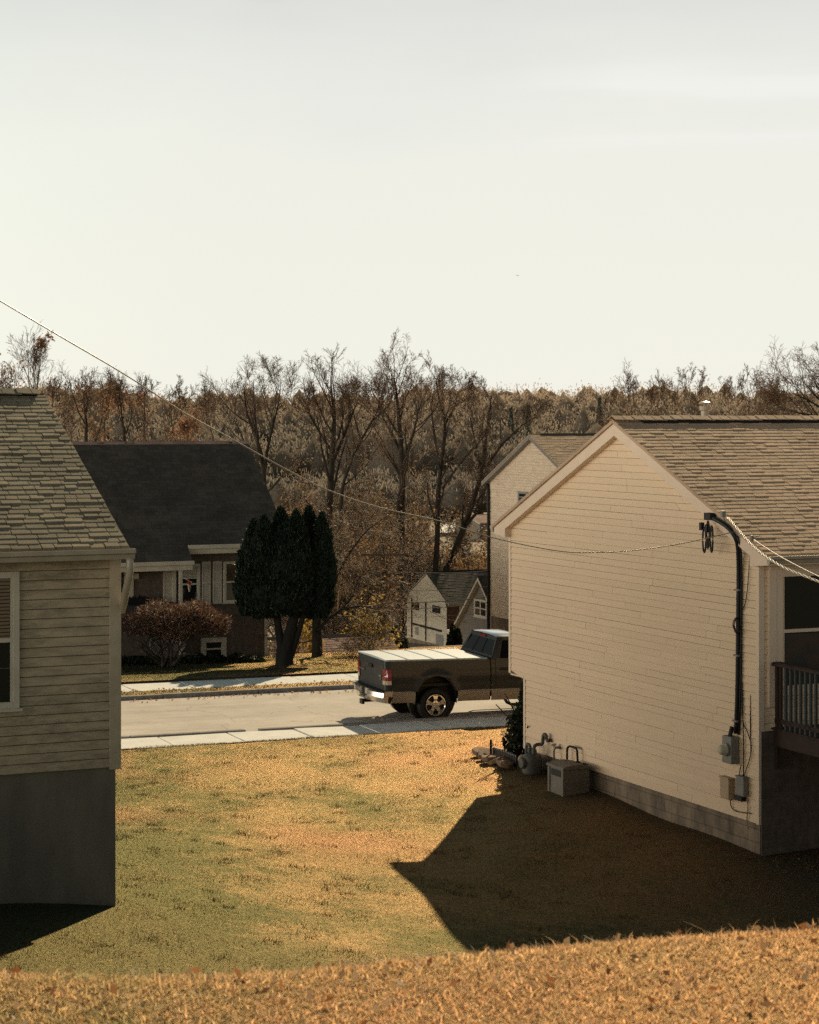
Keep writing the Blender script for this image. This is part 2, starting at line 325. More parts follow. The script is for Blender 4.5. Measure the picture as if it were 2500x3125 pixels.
TONES = [(0.828, 0.512, 0.247), (0.71, 0.476, 0.227), (0.326, 0.286, 0.123), (0.828, 0.421, 0.234)]
SOIL = [tuple(k*1.0 for k in t) for t in TONES]
M = dict(
    lawn=lawn_mat('lawn_soil', SOIL), blade=blade_mat('lawn_blades', [tuple(k*.26 for k in t) for t in TONES], .6, (1, .95, .85)),
    blade_near=blade_mat('near_blades', [(0.803, 0.523, 0.306), (0.742, 0.512, 0.293), (0.489, 0.439, 0.229), (0.829, 0.46, 0.281)], .62, (1, .93, .8)),
    leaflitter=leafy('leaf_litter', [(.20, .07, .025), (.35, .16, .06), (.55, .38, .22), (.12, .05, .025)], .4),
    asphalt=road_mat('asphalt', (0.62, 0.556, 0.49), (0.53, 0.473, 0.421)),
    concrete=simple('concrete', (0.8, 0.79, 0.745), (0.7, 0.683, 0.646), 3., .9, bump=.2, bscale=60),
    curb=simple('curb_concrete', (0.3, 0.286, 0.276), (0.2, 0.187, 0.179), 5., .9, bump=.3, bscale=50),
    lot=simple('lot_paving', (0.85, 0.814, 0.759), (0.75, 0.715, 0.662), .05, .9),
    valley=simple('valley_ground', (0.3, 0.22, 0.138), (0.2, 0.165, 0.11), .08, .95, bump=.3, bscale=2.),
    hill=hazed_wood_mat('hill_ground'),
    side_r=siding_mat('tan_siding', (.83, .62, .415), (.6, .45, .32), .18),
    side_l=siding_mat('grimy_siding', (0.482, 0.384, 0.252), (0.178, 0.15, 0.0994), .9),
    side_far=siding_mat('pale_siding', (.80, .64, .47), (.45, .36, .24), .7),
    side_white=siding_mat('white_siding', (.62, .54, .40), (.25, .22, .17), .5),
    side_grey=siding_mat('grey_siding', (.19, .16, .125), (.09, .08, .07), .3),
    trim_r=simple('tan_trim', (.82, .64, .48), (.76, .59, .44), 3., .55),
    trim_l=simple('tan_trim_dull', (.52, .43, .30), (.40, .33, .23), 3., .55),
    trim_w=simple('cream_trim', (.62, .55, .43), (.52, .46, .35), 3., .5),
    gutter=simple('gutter_metal', (.42, .35, .26), (.34, .28, .20), 4., .35, spec=.5),
    roof_r=shingle_mat('brown_shingles', (0.521, 0.363, 0.247), (0.556, 0.395, 0.268), (0.592, 0.422, 0.294), .18),
    roof_l=shingle_mat('grey_shingles', (0.257, 0.219, 0.158), (0.289, 0.248, 0.176), (0.321, 0.273, 0.194), .3),
    roof_dark=shingle_mat('dark_shingles', (.076, .066, .055), (.092, .079, .066), (.11, .094, .077), .25),
    roof_low=shingle_mat('rust_shingles', (0.36, 0.231, 0.193), (0.42, 0.275, 0.228), (0.48, 0.319, 0.262), .25),
    vent=simple('ridge_vent', (.02, .02, .018), rough=.9),
    stucco_l=simple('foundation_grimy', (.20, .175, .135), (.135, .12, .095), 2.2, .95, bump=.35, bscale=30, stretch=(1, 1, .35), detail=8),
    block_r=brick_mat('stained_block', (.30, .225, .155), (.26, .195, .135), (.15, .12, .09), 1/4.4*1., .40, .20, .008),
    stucco_r=simple('foundation_stained', (.30, .22, .15), (.12, .10, .075), 2.4, .95, bump=.35, bscale=30, stretch=(1, 1, .35), detail=8),
    brick=brick_mat('brown_brick', (.155, .112, .085), (.12, .088, .068), (.11, .09, .074)),
    brick_red=brick_mat('red_brick', (.17, .08, .055), (.13, .06, .045), (.12, .09, .07)),
    truckglass=glass_mat('truck_glass', (.008, .010, .010), .1, .03), glass=glass_mat('dark_glass'), glass2=glass_mat('deck_glass', (.02, .022, .022), .1, .5),
    blind=simple('window_blind', (.62, .55, .42), rough=.7), blind_dim=simple('drawn_blind', (.24, .17, .11), (.2, .14, .09), 9, .7, stretch=(1, 1, 14)),
    shutter=simple('louvre_paint', (.58, .51, .41), (.50, .44, .35), 4, .6),
    lattice=simple('lattice_white', (.34, .31, .26), rough=.7),
    darkbark=simple('cedar_bark', (.024, .021, .017), (.014, .013, .011), 9, .95, bump=.5, bscale=25, stretch=(1, 1, .3)), bark=simple('dark_bark', (.06, .047, .034), (.032, .027, .021), 9, .95, bump=.5, bscale=25, stretch=(1, 1, .3)),
    twig=leafy('bare_twigs', [(0.15, 0.103, 0.072), (0.237, 0.168, 0.115), (0.375, 0.259, 0.173)], .4),
    twig_pale=leafy('brush_twigs', [(0.084, 0.0625, 0.0455), (0.156, 0.115, 0.08), (0.264, 0.194, 0.131), (0.72, 0.576, 0.442)], .4),
    twig_warm=leafy('warm_twigs', [(0.184, 0.124, 0.0792), (0.287, 0.19, 0.119), (0.437, 0.284, 0.185)], .45),
    orange=leafy('orange_leaves', [(0.24, 0.119, 0.0675), (0.32, 0.17, 0.09), (0.192, 0.0892, 0.054), (0.384, 0.246, 0.135)], .55),
    yellow=leafy('yellow_leaves', [(.42, .26, .05), (.30, .20, .05), (.5, .36, .1)], .6),
    rusty=leafy('brown_leaves', [(0.2, 0.106, 0.048), (0.28, 0.159, 0.072), (0.14, 0.0742, 0.042), (0.4, 0.276, 0.144)], .5),
    cedar=leafy('cedar_sprays', [(0.01, 0.0209, 0.0136), (0.015, 0.0276, 0.0168), (0.022, 0.0361, 0.0208)], .12),
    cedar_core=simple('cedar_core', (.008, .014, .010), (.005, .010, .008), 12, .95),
    barberry=leafy('red_twigs', [(0.078, 0.0407, 0.0281), (0.117, 0.0577, 0.0385), (0.148, 0.0777, 0.0518), (0.0702, 0.0481, 0.0355), (0.39, 0.296, 0.222)], .4),
    shrub=leafy('shrub_leaves', [(.012, .02, .012), (.02, .03, .014), (.03, .04, .018)], .3),
    wood=simple('pole_wood', (.20, .13, .08), (.14, .095, .06), 6, .9, stretch=(1, 1, .1)),
    deckwood=simple('deck_stain', (.055, .030, .022), (.035, .022, .018), 6, .8), spindle=simple('grey_spindle', (.06, .062, .058), rough=.7),
    gloss=simple('gloss_black', (.012, .012, .012), rough=.28, spec=.9), black=simple('black_rubber', (.012, .012, .012), rough=.6), cable=simple('black_cable', (.018, .018, .017), rough=.5),
    sagwire=simple('sagging_wire', (.36, .29, .20), rough=.35, spec=.6), wire=simple('pale_wire', (.50, .41, .30), rough=.4), darkwire=simple('dark_wire', (.02, .018, .016), rough=.6),
    steel=simple('grey_steel', (.24, .225, .19), (.18, .17, .145), 8, .5, spec=.4), beige=simple('beige_plastic', (.50, .36, .23), (.42, .30, .19), 6, .5),
    gasgrey=simple('gas_meter_paint', (.11, .11, .095), (.085, .085, .075), 8, .55), bin=simple('grey_plastic', (.19, .165, .13), (.15, .13, .10), 7, .6),
    stone=simple('flat_stone', (.24, .145, .09), (.17, .105, .07), 7, .9, bump=.4, bscale=20),
    paint=simple('charcoal_paint', (.021, .022, .0205), (.018, .019, .0175), 3, .42, metal=.0, spec=.4, coat=.12), paint_low=simple('tan_paint', (.34, .26, .175), (.30, .235, .16), 3, .35, metal=.2, spec=.5, coat=.5),
    chrome=simple('chrome', (.80, .72, .60), rough=.2, metal=.75), cover=simple('pale_vinyl', (0.353, 0.421, 0.473), (0.302, 0.37, 0.413), 8, .55, bump=.1, bscale=90),
    roofpaint=simple('cab_roof_paint', (.05, .045, .037), rough=.2, metal=.3, spec=.9, coat=1.), redlens=simple('red_lens', (.30, .02, .012), rough=.15, spec=.6, coat=.5),
    clearlens=simple('pale_lens', (.6, .5, .36), rough=.2), plate=simple('plate', (.45, .42, .36), rough=.5), trim_blk=simple('black_trim', (.010, .010, .010), rough=.45),
    flag_red=simple('flag_red', (.38, .05, .03), rough=.8), flag_pale=simple('flag_pale', (.5, .42, .3), (.25, .3, .18), 8, .8),
    lamp=simple('lamp_glass', (.6, .52, .38), rough=.4), bird=simple('bird_feathers', (.3, .26, .2), rough=.9),
    hazed_wood=hazed_wood_mat('far_wood'), hazed_fir=leafy('far_fir', [(.17, .165, .125), (.2, .19, .14)], .4),  # distance haze is mixed into both of these colours
    pane_reflection=simple('reflection_paint', (.09, .05, .03), (.035, .038, .036), 2.2, .4, detail=3, stretch=(1, 1, 2.5)), siding_old=simple('far_wall', (.18, .14, .10), rough=.9),
)
# ------------------------------------------------------------------ terrain
Q = np.array([-6.02, 41.44])     # road edge of the near kerb; a runs along the street, b across it
def to_ab(X, Y):
    dx, dy = X-Q[0], Y-Q[1]
    return dx*U[0]+dy*U[1], dx*V[0]+dy*V[1]
def to_xy(a, b): return Q[0]+U[0]*a+V[0]*b, Q[1]+U[1]*a+V[1]*b
GR = .008
def zroad(a): return -6.70-GR*a
_cp = []
for a in (-30, -20, -10, -4, 0, 4, 8, 12, 20, 32): _cp.append((*to_xy(a, -1.3), -6.60-GR*a))
_cp += [(2.11, 36.93, -6.36), (3.7, 33.4, -6.42), (5.21, 30, -6.52), (8.5, 31.4, -6.5), (14, 33, -6.5), (20, 36, -6.6), (.2, 31.2, -6.66), (1.4, 27.5, -6.6), (-1.5, 34, -6.62),
        (-3.47, 24, -5.83), (-4.76, 23.4, -5.68), (-4.2, 20.5, -5.5), (-9, 22, -5.5), (-14, 19, -5.4), (-3.4, 28, -6.15), (-2.5, 24.5, -5.98), (0, 24, -6.3), (0, 20, -6.05),
        (5, 24, -6.5), (10, 24, -6.5), (6, 16, -6.2), (-8, 14, -5.4), (0, 10, -5.9), (12, 8, -6.3), (-14, 6, -5.4), (0, 0, -5.8), (-7, 34, -6.4), (-12, 30, -6.0), (14, 16, -6.4), (-5, 37, -6.55), (20, -5, -6.4), (-20, -5, -5.5)]
_cp = np.array(_cp)
def _phi(d): return np.where(d > 0, d*d*np.log(np.maximum(d, 1e-9)), 0)
_n = len(_cp); _A = np.zeros((_n+3, _n+3))
_A[:_n, :_n] = _phi(np.linalg.norm(_cp[:, None, :2]-_cp[None, :, :2], axis=2)) + np.eye(_n)*.5
_A[:_n, _n] = 1; _A[:_n, _n+1:] = _cp[:, :2]; _A[_n:, :_n] = _A[:_n, _n:].T
_w = np.linalg.solve(_A, np.concatenate([_cp[:, 2], np.zeros(3)]))
def lawn_base(X, Y):
    X = np.asarray(X, float); Y = np.asarray(Y, float); sh = X.shape
    P = np.stack([X.ravel(), Y.ravel()], 1); out = np.empty(len(P))
    for i in range(0, len(P), 20000):
        q = P[i:i+20000]
        out[i:i+20000] = _phi(np.linalg.norm(q[:, None]-_cp[None, :, :2], axis=2)) @ _w[:_n] + _w[_n] + q @ _w[_n+1:]
    return out.reshape(sh)
def lawn_z(X, Y):
    X = np.asarray(X, float); Y = np.asarray(Y, float)
    b = lawn_base(X, Y)
    c = 6.05+.012*np.sin(X*1.7)+.01*np.sin(X*4.1+1)         # brow of the bank the camera stands on
    h = -1.655+.046*X + np.where(Y < c, (c-Y)*.012, 0) - np.where(Y > c, .46*(np.sqrt((Y-c)**2+.09)-.3), 0)
    k = .35
    z = np.maximum(b, h) + np.maximum(k-np.abs(b-h), 0)**2/(4*k)
    a, bb = to_ab(X, Y)
    z = z + (.025*np.sin(X*.9+Y*.5)*np.cos(Y*.7-X*.3)+.018*np.sin(X*2.3-Y*1.1))*np.clip(-(bb+1.3)/2, 0, 1)
    return z
_pb = np.array([8.4, 13, 18.6, 20, 24, 30, 40, 55, 70, 100, 150, 260, 330, 400, 560, 640, 700, 1000, 1600])
_pz = np.array([-6.56, -6.91, -7.30, -7.75, -8.7, -9.4, -10.0, -11.8, -12.6, -14, -14.8, -15.4, -15.4, -13, -5.8, -3.2, -2.8, -4.5, -8])
def far_z(X, Y):
    X = np.asarray(X, float); Y = np.asarray(Y, float)
    a, b = to_ab(X, Y)
    w = np.clip((Y-70)/120, 0, 1); w = w*w*(3-2*w)
    p = b*(1-w)+(Y-45)*w
    z = np.interp(p, _pb, _pz)
    z = z - GR*a*np.clip(1-(p-12)/20, 0, 1)
    r = X/np.maximum(Y, 1)                               # the skyline dips in the middle and rises on the right
    k = np.clip((p-380)/200, 0, 1)
    z = z + k*(1.2*np.sin(r*19+.6)+1.6*np.clip(r*8, -1.5, 1.6)*(r > 0)-1.5*r*8*(r < 0)+.8*np.sin(r*61)+.5*np.sin(r*140+1))
    return z

def grid_obj(name, a, b, zf, mat, label=None, kind='structure', from_ab=True):
    A, B = np.meshgrid(a, b, indexing='ij')
    X, Y = to_xy(A, B) if from_ab else (A, B)
    Z = zf(X, Y)
    na, nb = A.shape
    idx = np.arange(na*nb).reshape(na, nb)
    f = np.stack([idx[:-1, :-1], idx[1:, :-1], idx[1:, 1:], idx[:-1, 1:]], -1).reshape(-1, 4)
    o = np_obj(name, np.stack([X, Y, Z], -1).reshape(-1, 3), f, mat, smooth=True)
    return tag(o, label, kind=kind)

aa = np.concatenate([np.arange(-60, -24, 1.5), np.arange(-24, 16, .2), np.arange(16, 60, 1.5)])
bb = np.concatenate([np.arange(-60, -42, .8), np.arange(-42, -29, .1), np.arange(-29, -1.2, .2), [-1.2]])
grid_obj('lawn', aa, bb, lawn_z, M['lawn'], 'tan and green dry lawn between the two houses')
grid_obj('far_lawn', np.concatenate([np.arange(-80, -20, 2), np.arange(-20, 24, .4), np.arange(24, 120, 3)]), np.concatenate([[8.5], np.arange(8.7, 20.2, .25)]),
         lambda X, Y: far_z(X, Y)+.0*X, M['lawn'], 'strip of short grass across the street in front of the brick house')
xs = np.concatenate([np.arange(-400, -60, 10), np.arange(-60, 120, 2.), np.arange(120, 500, 10)])
bs = np.concatenate([np.arange(20, 60, 1.), np.arange(60, 150, 4), np.arange(150, 300, 10)])
grid_obj('valley', xs, bs-.25, lambda X, Y: far_z(X, Y), M['valley'], 'brown valley floor below the street')
tt = np.linspace(-.55, .55, 90); yy = np.concatenate([np.arange(240, 420, 12), np.arange(420, 800, 8), np.arange(800, 2600, 90)])
T_, Y_ = np.meshgrid(tt, yy, indexing='ij'); X_ = T_*(Y_+60)
_i = np.arange(T_.size).reshape(T_.shape)
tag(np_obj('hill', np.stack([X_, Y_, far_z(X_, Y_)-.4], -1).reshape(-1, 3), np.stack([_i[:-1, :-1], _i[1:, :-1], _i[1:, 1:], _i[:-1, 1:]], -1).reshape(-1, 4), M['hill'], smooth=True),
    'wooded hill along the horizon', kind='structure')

def strip(name, b0, b1, z0f, z1f, mat, label, a0=-80, a1=120, wob=0., lift=0.):
    a = np.concatenate([np.arange(a0, -20, 4), np.arange(-20, 22, .25), np.arange(22, a1, 4)])
    v = []; f = []
    for i, x in enumerate(a):
        w = wob*(math.sin(x*1.3)+.6*math.sin(x*3.7+1)+.4*math.sin(x*9.1))
        X0, Y0 = to_xy(x, b0+w); X1, Y1 = to_xy(x, b1)
        v += [(X0, Y0, z0f(x)+lift), (X1, Y1, z1f(x)+lift)]
        if i: f.append((2*i-2, 2*i, 2*i+1, 2*i-1))
    return tag(np_obj(name, v, f, mat, smooth=True), label, kind='structure')

strip('road', -.05, 6.25, zroad, lambda a: zroad(a)+.0, M['asphalt'], 'pale sunlit asphalt street')
# near pavement: slabs with joints, sunk a little below the kerb
def slabs(name, b0, b1, zf, edges, mat, label, tilt=.012):
    mb = MB(); r = random.Random(5)
    for i in range(len(edges)-1):
        a0, a1 = edges[i]+.012, edges[i+1]-.012
        z = [zf(a0)+r.uniform(-tilt, tilt), zf(a1)+r.uniform(-tilt, tilt)]
        p = [(*to_xy(a0, b0), z[0]), (*to_xy(a1, b0), z[1]), (*to_xy(a1, b1), z[1]+.01), (*to_xy(a0, b1), z[0]+.01)]
        mb.add(p+[(x, y, q-.2) for x, y, q in p], [(0, 1, 2, 3), (0, 4, 5, 1), (1, 5, 6, 2), (2, 6, 7, 3), (3, 7, 4, 0)])
    return tag(mb.build(name, mat, bevel=.008), label, kind='structure')
ed = [x+.3 for x in np.arange(-40, 60, 1.5)]
slabs('pavement', -1.45, -.2, lambda a: -6.585-GR*a, ed, M['concrete'], 'near concrete pavement along the lawn')
slabs('pavement', 7.15, 8.5, lambda a: -6.63-GR*a, [x+.5 for x in np.arange(-40, 60, 1.5)], M['concrete'], 'concrete pavement across the street', .004)
def kerb(name, b0, b1, top, segs, label, mat):
    mb = MB(); r = random.Random(9)
    for (a0, a1) in segs:
        n = max(1, int((a1-a0)/2.4)); e = np.linspace(a0, a1, n+1)
        for i in range(n):
            d = r.uniform(-.012, .012)
            q = [e[i]+.006, e[i+1]-.006]
            base = [(*to_xy(q[0], b0), zroad(q[0])-.15), (*to_xy(q[1], b0), zroad(q[1])-.15), (*to_xy(q[1], b1), zroad(q[1])-.15), (*to_xy(q[0], b1), zroad(q[0])-.15)]
            mb.prism(base, (0, 0, .15+top+d))
    return tag(mb.build(name, mat, bevel=.02), label, kind='structure')
kerb('kerb', -.2, -.03, .165, [(-40, 2.75), (3.05, 60)], 'near concrete kerb with a broken gap', M['curb'])
kerb('kerb', 6.2, 6.36, .095, [(-60, 90)], 'far concrete kerb in shade', M['curb'])
strip('verge', 6.36, 7.15, lambda a: zroad(a)+.075, lambda a: zroad(a)+.07, M['lawn'], 'narrow leaf-strewn verge across the street')
# under the street, so nothing shows through the joints
strip('ground', -1.6, 9., lambda a: zroad(a)-.12, lambda a: zroad(a)-.12, M['lawn'], 'earth bed under the street')

# ------------------------------------------------------------------ wall helpers (local frames; world heights)
def face_front(y=0.):     # wall along local x, outside towards -y
    return lambda t, z, d=0.: (t, y-d, z)
def face_left(x=0.):      # wall along local y, outside towards -x
    return lambda t, z, d=0.: (x-d, t, z)
def face_right(x=0.):
    return lambda t, z, d=0.: (x+d, t, z)
def face_back(y=0.):
    return lambda t, z, d=0.: (t, y+d, z)
def mbox(mb, m, t0, t1, z0, z1, d0, d1):
    p = [m(t, z, d) for d in (d0, d1) for (t, z) in ((t0, z0), (t1, z0), (t1, z1), (t0, z1))]
    return mb.add(p, [(0, 1, 2, 3), (7, 6, 5, 4), (0, 4, 5, 1), (1, 5, 6, 2), (2, 6, 7, 3), (3, 7, 4, 0)])
GROOVE = .0065          # gap baring the dark core, drawn in place of each lap's shadow
def siding(mb, m, z0, z1, expo, ext, joint=0., lap=.016, seed=1, groove=None):
    """overlapping laps; ext(z) -> (t0, t1); joint = mean plank length"""
    r = random.Random(seed); z = z0
    while z < z1-.01:
        zt = min(z+expo, z1); l0, r0 = ext(z+.001); l1, r1 = ext(zt-.001)
        if r0-l0 < .02: break
        cuts = [0.]
        if joint:
            p = r.uniform(.3, joint)
            while p < r0-l0-.4: cuts.append(p/(r0-l0)); p += r.uniform(joint*.6, joint*1.5)
        cuts.append(1.)
        for i in range(len(cuts)-1):
            a, b = cuts[i], cuts[i+1]; g = .0022/(r0-l0)
            ga = a+g if i else a; gb = b-g if i < len(cuts)-2 else b
            w = lap+r.uniform(-.0015, .0015)
            zq = zt-(groove or GROOVE*r.uniform(.6, 1.3))
            q = [m(l0+(r0-l0)*ga, z, w), m(l0+(r0-l0)*gb, z, w), m(l1+(r1-l1)*gb, zq, .003), m(l1+(r1-l1)*ga, zq, .003)]
            q += [m(l0+(r0-l0)*ga, z, -.01), m(l0+(r0-l0)*gb, z, -.01)]
            mb.add(q, [(0, 1, 2, 3), (4, 5, 1, 0)])
        z += expo
def window(parent, z0, m, t0, t1, zb, zt, trim, pane, fw=.07, rail=True, sill=True, depth=.05, blind=None, blind_frac=.5, name='window', mull=False):
    """window (its casing) > pane, sash, blind"""
    mb = MB(z0)
    mbox(mb, m, t0, t0+fw, zb, zt, .0, depth); mbox(mb, m, t1-fw, t1, zb, zt, .0, depth)
    mbox(mb, m, t0+fw, t1-fw, zt-fw, zt, .0, depth); mbox(mb, m, t0+fw, t1-fw, zb, zb+fw, .0, depth+.002)
    if sill: mbox(mb, m, t0-.03, t1+.03, zb-.035, zb, .0, depth+.035)
    w = mb.build(name, trim, parent, bevel=.004)
    mbox(q := MB(z0), m, t0+fw, t1-fw, zb+fw, zt-fw, -.03, .021); q.build('pane', pane, w)
    s = MB(z0); zm = (zb+zt)/2; k = .025
    if rail: mbox(s, m, t0+fw, t1-fw, zm-k, zm+k, .021, .042)
    if mull: mbox(s, m, (t0+t1)/2-.045, (t0+t1)/2+.045, zb+fw, zt-fw, .021, .045)
    mbox(s, m, t0+fw, t0+fw+.03, zb+fw, zt-fw, .021, .038); mbox(s, m, t1-fw-.03, t1-fw, zb+fw, zt-fw, .021, .038)
    s.build('sash', trim, w)
    if blind:
        b = MB(z0); zz = zt-fw; zend = zt-fw-(zt-zb-2*fw)*blind_frac
        while zz > zend:
            mbox(b, m, t0+fw+.035, t1-fw-.035, zz-.035, zz-.004, .0215, .026); zz -= .042
        b.build('blind', blind, w)
    return w
def shingles(mb, x0, x1, ye, ze, yr, zr, expo=.14, tab=.3, thick=.012, seed=3, sgn=1, ragged=.012):
    """laid in courses from the eave (ye, ze) to the ridge (yr, zr); every tab is a piece with its own drop"""
    r = random.Random(seed)
    L = math.hypot(yr-ye, zr-ze); dy, dz = (yr-ye)/L, (zr-ze)/L; ny, nz = (-dz if dy > 0 else dz), abs(dy)
    P = lambda x, s, h: (x, ye+dy*s+ny*h, ze+dz*s+nz*h)
    mb.add([P(x0, 0, 0), P(x1, 0, 0), P(x1, L, 0), P(x0, L, 0), P(x0, 0, -.05), P(x1, 0, -.05), P(x1, L, -.05), P(x0, L, -.05)],
           [(0, 1, 2, 3), (4, 7, 6, 5), (0, 4, 5, 1), (1, 5, 6, 2), (3, 7, 4, 0)])
    n = int(L/expo)
    for i in range(n+1):
        s0 = i*expo; x = x0-r.uniform(0, tab)
        while x < x1:
            w = tab*r.choice((.7, .85, 1., 1.1, 1.2)); a, b = max(x, x0)+.005, min(x+w, x1)-.005; x += w
            if b-a < .03: continue
            t = thick*r.choice((.8, 1., 1., 1.5)); dr = r.uniform(-ragged, ragged); e1 = r.uniform(-.004, .004)
            s1 = min(s0+expo*1.25, L+.02)
            top = [P(a, s0+dr, t), P(b, s0+dr+e1, t), P(b, s1, .003), P(a, s1, .003)]
            mb.add(top+[P(a, s0+dr, -.01), P(b, s0+dr+e1, -.01)], [(0, 1, 2, 3), (4, 5, 1, 0), (0, 3, 4), (1, 5, 2)])
def ridge_cap(mb, x0, x1, yr, zr, pitch, w=.16, step=.2, h=.0, seed=1):
    r = random.Random(seed); x = x0; c, s_ = math.cos(pitch), math.sin(pitch)
    while x < x1:
        a, b = x, min(x+step*1.25, x1); t = .012
        j = r.uniform(-.006, .006)
        for sg in (-1, 1):
            o = (yr+sg*c*w, zr+h-s_*w+j)
            p = [(a, yr, zr+h+t+j), (b, yr, zr+h+.002+j), (b, o[0], o[1]+.002), (a, o[0], o[1]+t)]
            mb.add(p+[(q[0], q[1], q[2]-.012) for q in p], [(0, 1, 2, 3), (7, 6, 5, 4), (0, 4, 5, 1), (1, 5, 6, 2), (2, 6, 7, 3), (3, 7, 4, 0)])
        x += step
def gutter(mb, x0, x1, y, z, h=.11, d=.12):
    """open K-profile trough hung on the eave, lip towards -y"""
    pr = [(0, 0), (0, -h), (-.07, -h), (-.085, -h*.55), (-d, -h*.4), (-d, 0), (-d+.012, 0), (-d+.012, -h*.34), (-.078, -h*.5), (-.062, -h+.012), (-.012, -h+.012), (-.012, 0)]
    mb.prism([(x0, y+p, z+q) for p, q in pr], (x1-x0, 0, 0))
    for x in (x0-.002, x1-.006): mb.prism([(x, y+p, z+q) for p, q in ((0, 0), (0, -h), (-.07, -h), (-.085, -h*.55), (-d, -h*.4), (-d, 0))], (.008, 0, 0))
zdk = -4.62                                         # deck floor height
def smoothpath(P, k=4):
    P = [Vector(p) for p in P]; out = []
    for i in range(len(P)-1):
        a, b, c, d = P[max(i-1, 0)], P[i], P[i+1], P[min(i+2, len(P)-1)]
        for j in range(k):
            t = j/k; out.append(.5*((2*b)+(c-a)*t+(2*a-5*b+4*c-d)*t*t+(3*b-a-3*c+d)*t**3))
    return out+[P[-1]]
# ------------------------------------------------------------------ right-hand house (tan siding, gable towards the lawn)
P0 = np.array([5.21, 30.0]); Z1 = -6.55
hr = thing('house', 'tan sided house with brown shingle roof and wide gable wall, right of the lawn', 'house', (P0[0], P0[1], Z1), TH)
W1, W1L, HX = 8.18, 7.59, 12.5                    # gable width upstairs / downstairs, length
ZS, ZB, ZO = -2.14, -6.05, -4.74                  # soffit, foot of siding, underside of the overhang
RY = W1/2; OV = .40; ZE = -2.00; ZR = -.035       # roof surface: eave line, ridge
sl = (ZR-ZE)/(RY+OV); pitch1 = math.atan(sl)
roofz = lambda y: ZR-abs(y-RY)*sl
mL = face_left(0.); mF = face_front(0.)
def ext(z):
    t0, t1 = .0, (W1 if z >= ZO-.002 else W1L)
    zz = z+.14
    lo = RY-(ZR-zz)/sl; hi = RY+(ZR-zz)/sl
    return max(t0, lo), min(t1, hi)
mb = MB(Z1)
# backing walls, then laps
mb.prism([(.01, .01, ZB), (.01, W1L-.02, ZB), (.01, W1L-.02, ZO), (.01, W1-.01, ZO), (.01, W1-.01, ZS+.02), (.01, RY, ZR-.12), (.01, .01, ZS+.02)], (HX, 0, 0))
mb.build('wall_core', M['siding_old'], hr)
mb = MB(Z1); siding(mb, mL, ZB, ZR-.16, .1145, ext, joint=3.6, seed=12); mb.build('gable_wall', M['side_r'], hr)
mb = MB(Z1); siding(mb, mF, zdk-.05, ZS, .1145, lambda z: (.075, HX), joint=3.6, seed=5); mb.build('rear_wall', M['side_r'], hr)['label'] = 'shaded siding of the rear wall beside the deck window'
mb = MB(Z1); siding(mb, face_back(W1), ZO, ZS, .1145, lambda z: (.0, HX), joint=3.6, seed=6); siding(mb, face_back(W1L), ZB, ZO, .1145, lambda z: (.0, HX), joint=3.6, seed=7); mb.build('front_wall', M['side_r'], hr)
mb = MB(Z1); mb.prism([(.04, .04, -9), (HX-.04, .04, -9), (HX-.04, W1L-.04, -9), (.04, W1L-.04, -9)], (0, 0, 9+ZB-.004)); mb.build('foundation', M['block_r'], hr)
mb = MB(Z1)       # corner boards and J trims
mb.box(-.024, .0, -.022, .055, ZB-.01, ZS); mb.box(.0, .075, -.022, -.001, ZB-.01, ZS)
mb.build('corner_board', M['trim_r'], hr, bevel=.003)
mb = MB(Z1); mb.box(-.022, .05, W1-.06, W1+.02, ZO-.0, ZS+.04); mb.box(-.022, .05, W1L-.055, W1L+.018, ZB-.008, ZO-.03); mb.box(-.02, .06, W1L+.018, W1-.06, ZO-.03, ZO+.0)
mb.build('corner_board', M['trim_r'], hr, bevel=.003)
# roof
mb = MB(Z1); shingles(mb, -.17, HX+.2, -OV-.03, ZE-.012, RY, ZR, .128, .23, .014, seed=21, ragged=.006); mb.build('roof', M['roof_r'], hr, fix=True)
mb = MB(Z1); shingles(mb, -.17, HX+.2, W1+OV+.03, ZE-.012, RY, ZR, .142, .25, .011, seed=22, ragged=.006); mb.build('roof', M['roof_r'], hr)
mb = MB(Z1)
mb.prism([(.35, RY-.15, ZR-.15*sl+.045), (.35, RY, ZR+.06), (.35, RY+.15, ZR-.15*sl+.045), (.35, RY+.17, ZR-.17*sl-.03), (.35, RY, ZR-.02), (.35, RY-.17, ZR-.17*sl-.03)], (HX-.6, 0, 0))
mb.build('ridge_vent', M['vent'], hr)
mb = MB(Z1); ridge_cap(mb, -.18, HX+.2, RY, ZR+.068, pitch1, .16, .19, seed=4); mb.build('ridge_cap', M['roof_r'], hr)
# rakes: fascia board, boxed returns
for (sg, nm) in ((1, 'near'), (-1, 'far')):
    ye = -OV if sg > 0 else W1+OV
    yi = .06 if sg > 0 else W1-.05
    top = lambda y: roofz(y)-.055
    pts = [(ye, top(ye)), (RY, top(RY)), (RY, top(RY)-.21), (yi, top(yi)-.20), (yi, ZS-.075), (ye, ZS-.03)]
    mb = MB(Z1); mb.prism([(-.135, y, z) for y, z in pts], (.133, 0, 0)); mb.build('rake_board', M['trim_r'], hr, bevel=.004)
mb = MB(Z1); mb.box(.0, HX, -OV, -.018, ZS-.02, ZS); mb.build('soffit', M['trim_r'], hr)
mb = MB(Z1); mb.box(.0, HX, W1+.018, W1+OV, ZS-.02, ZS); mb.build('soffit', M['trim_r'], hr)
mb = MB(Z1); mb.box(-.13, HX, -OV-.022, -OV, ZS-.03, ZE-.06); mb.build('fascia', M['trim_r'], hr)
mb = MB(Z1); gutter(mb, -.15, HX+.1, -OV-.022, ZE-.03); mb.build('gutter', M['gutter'], hr)
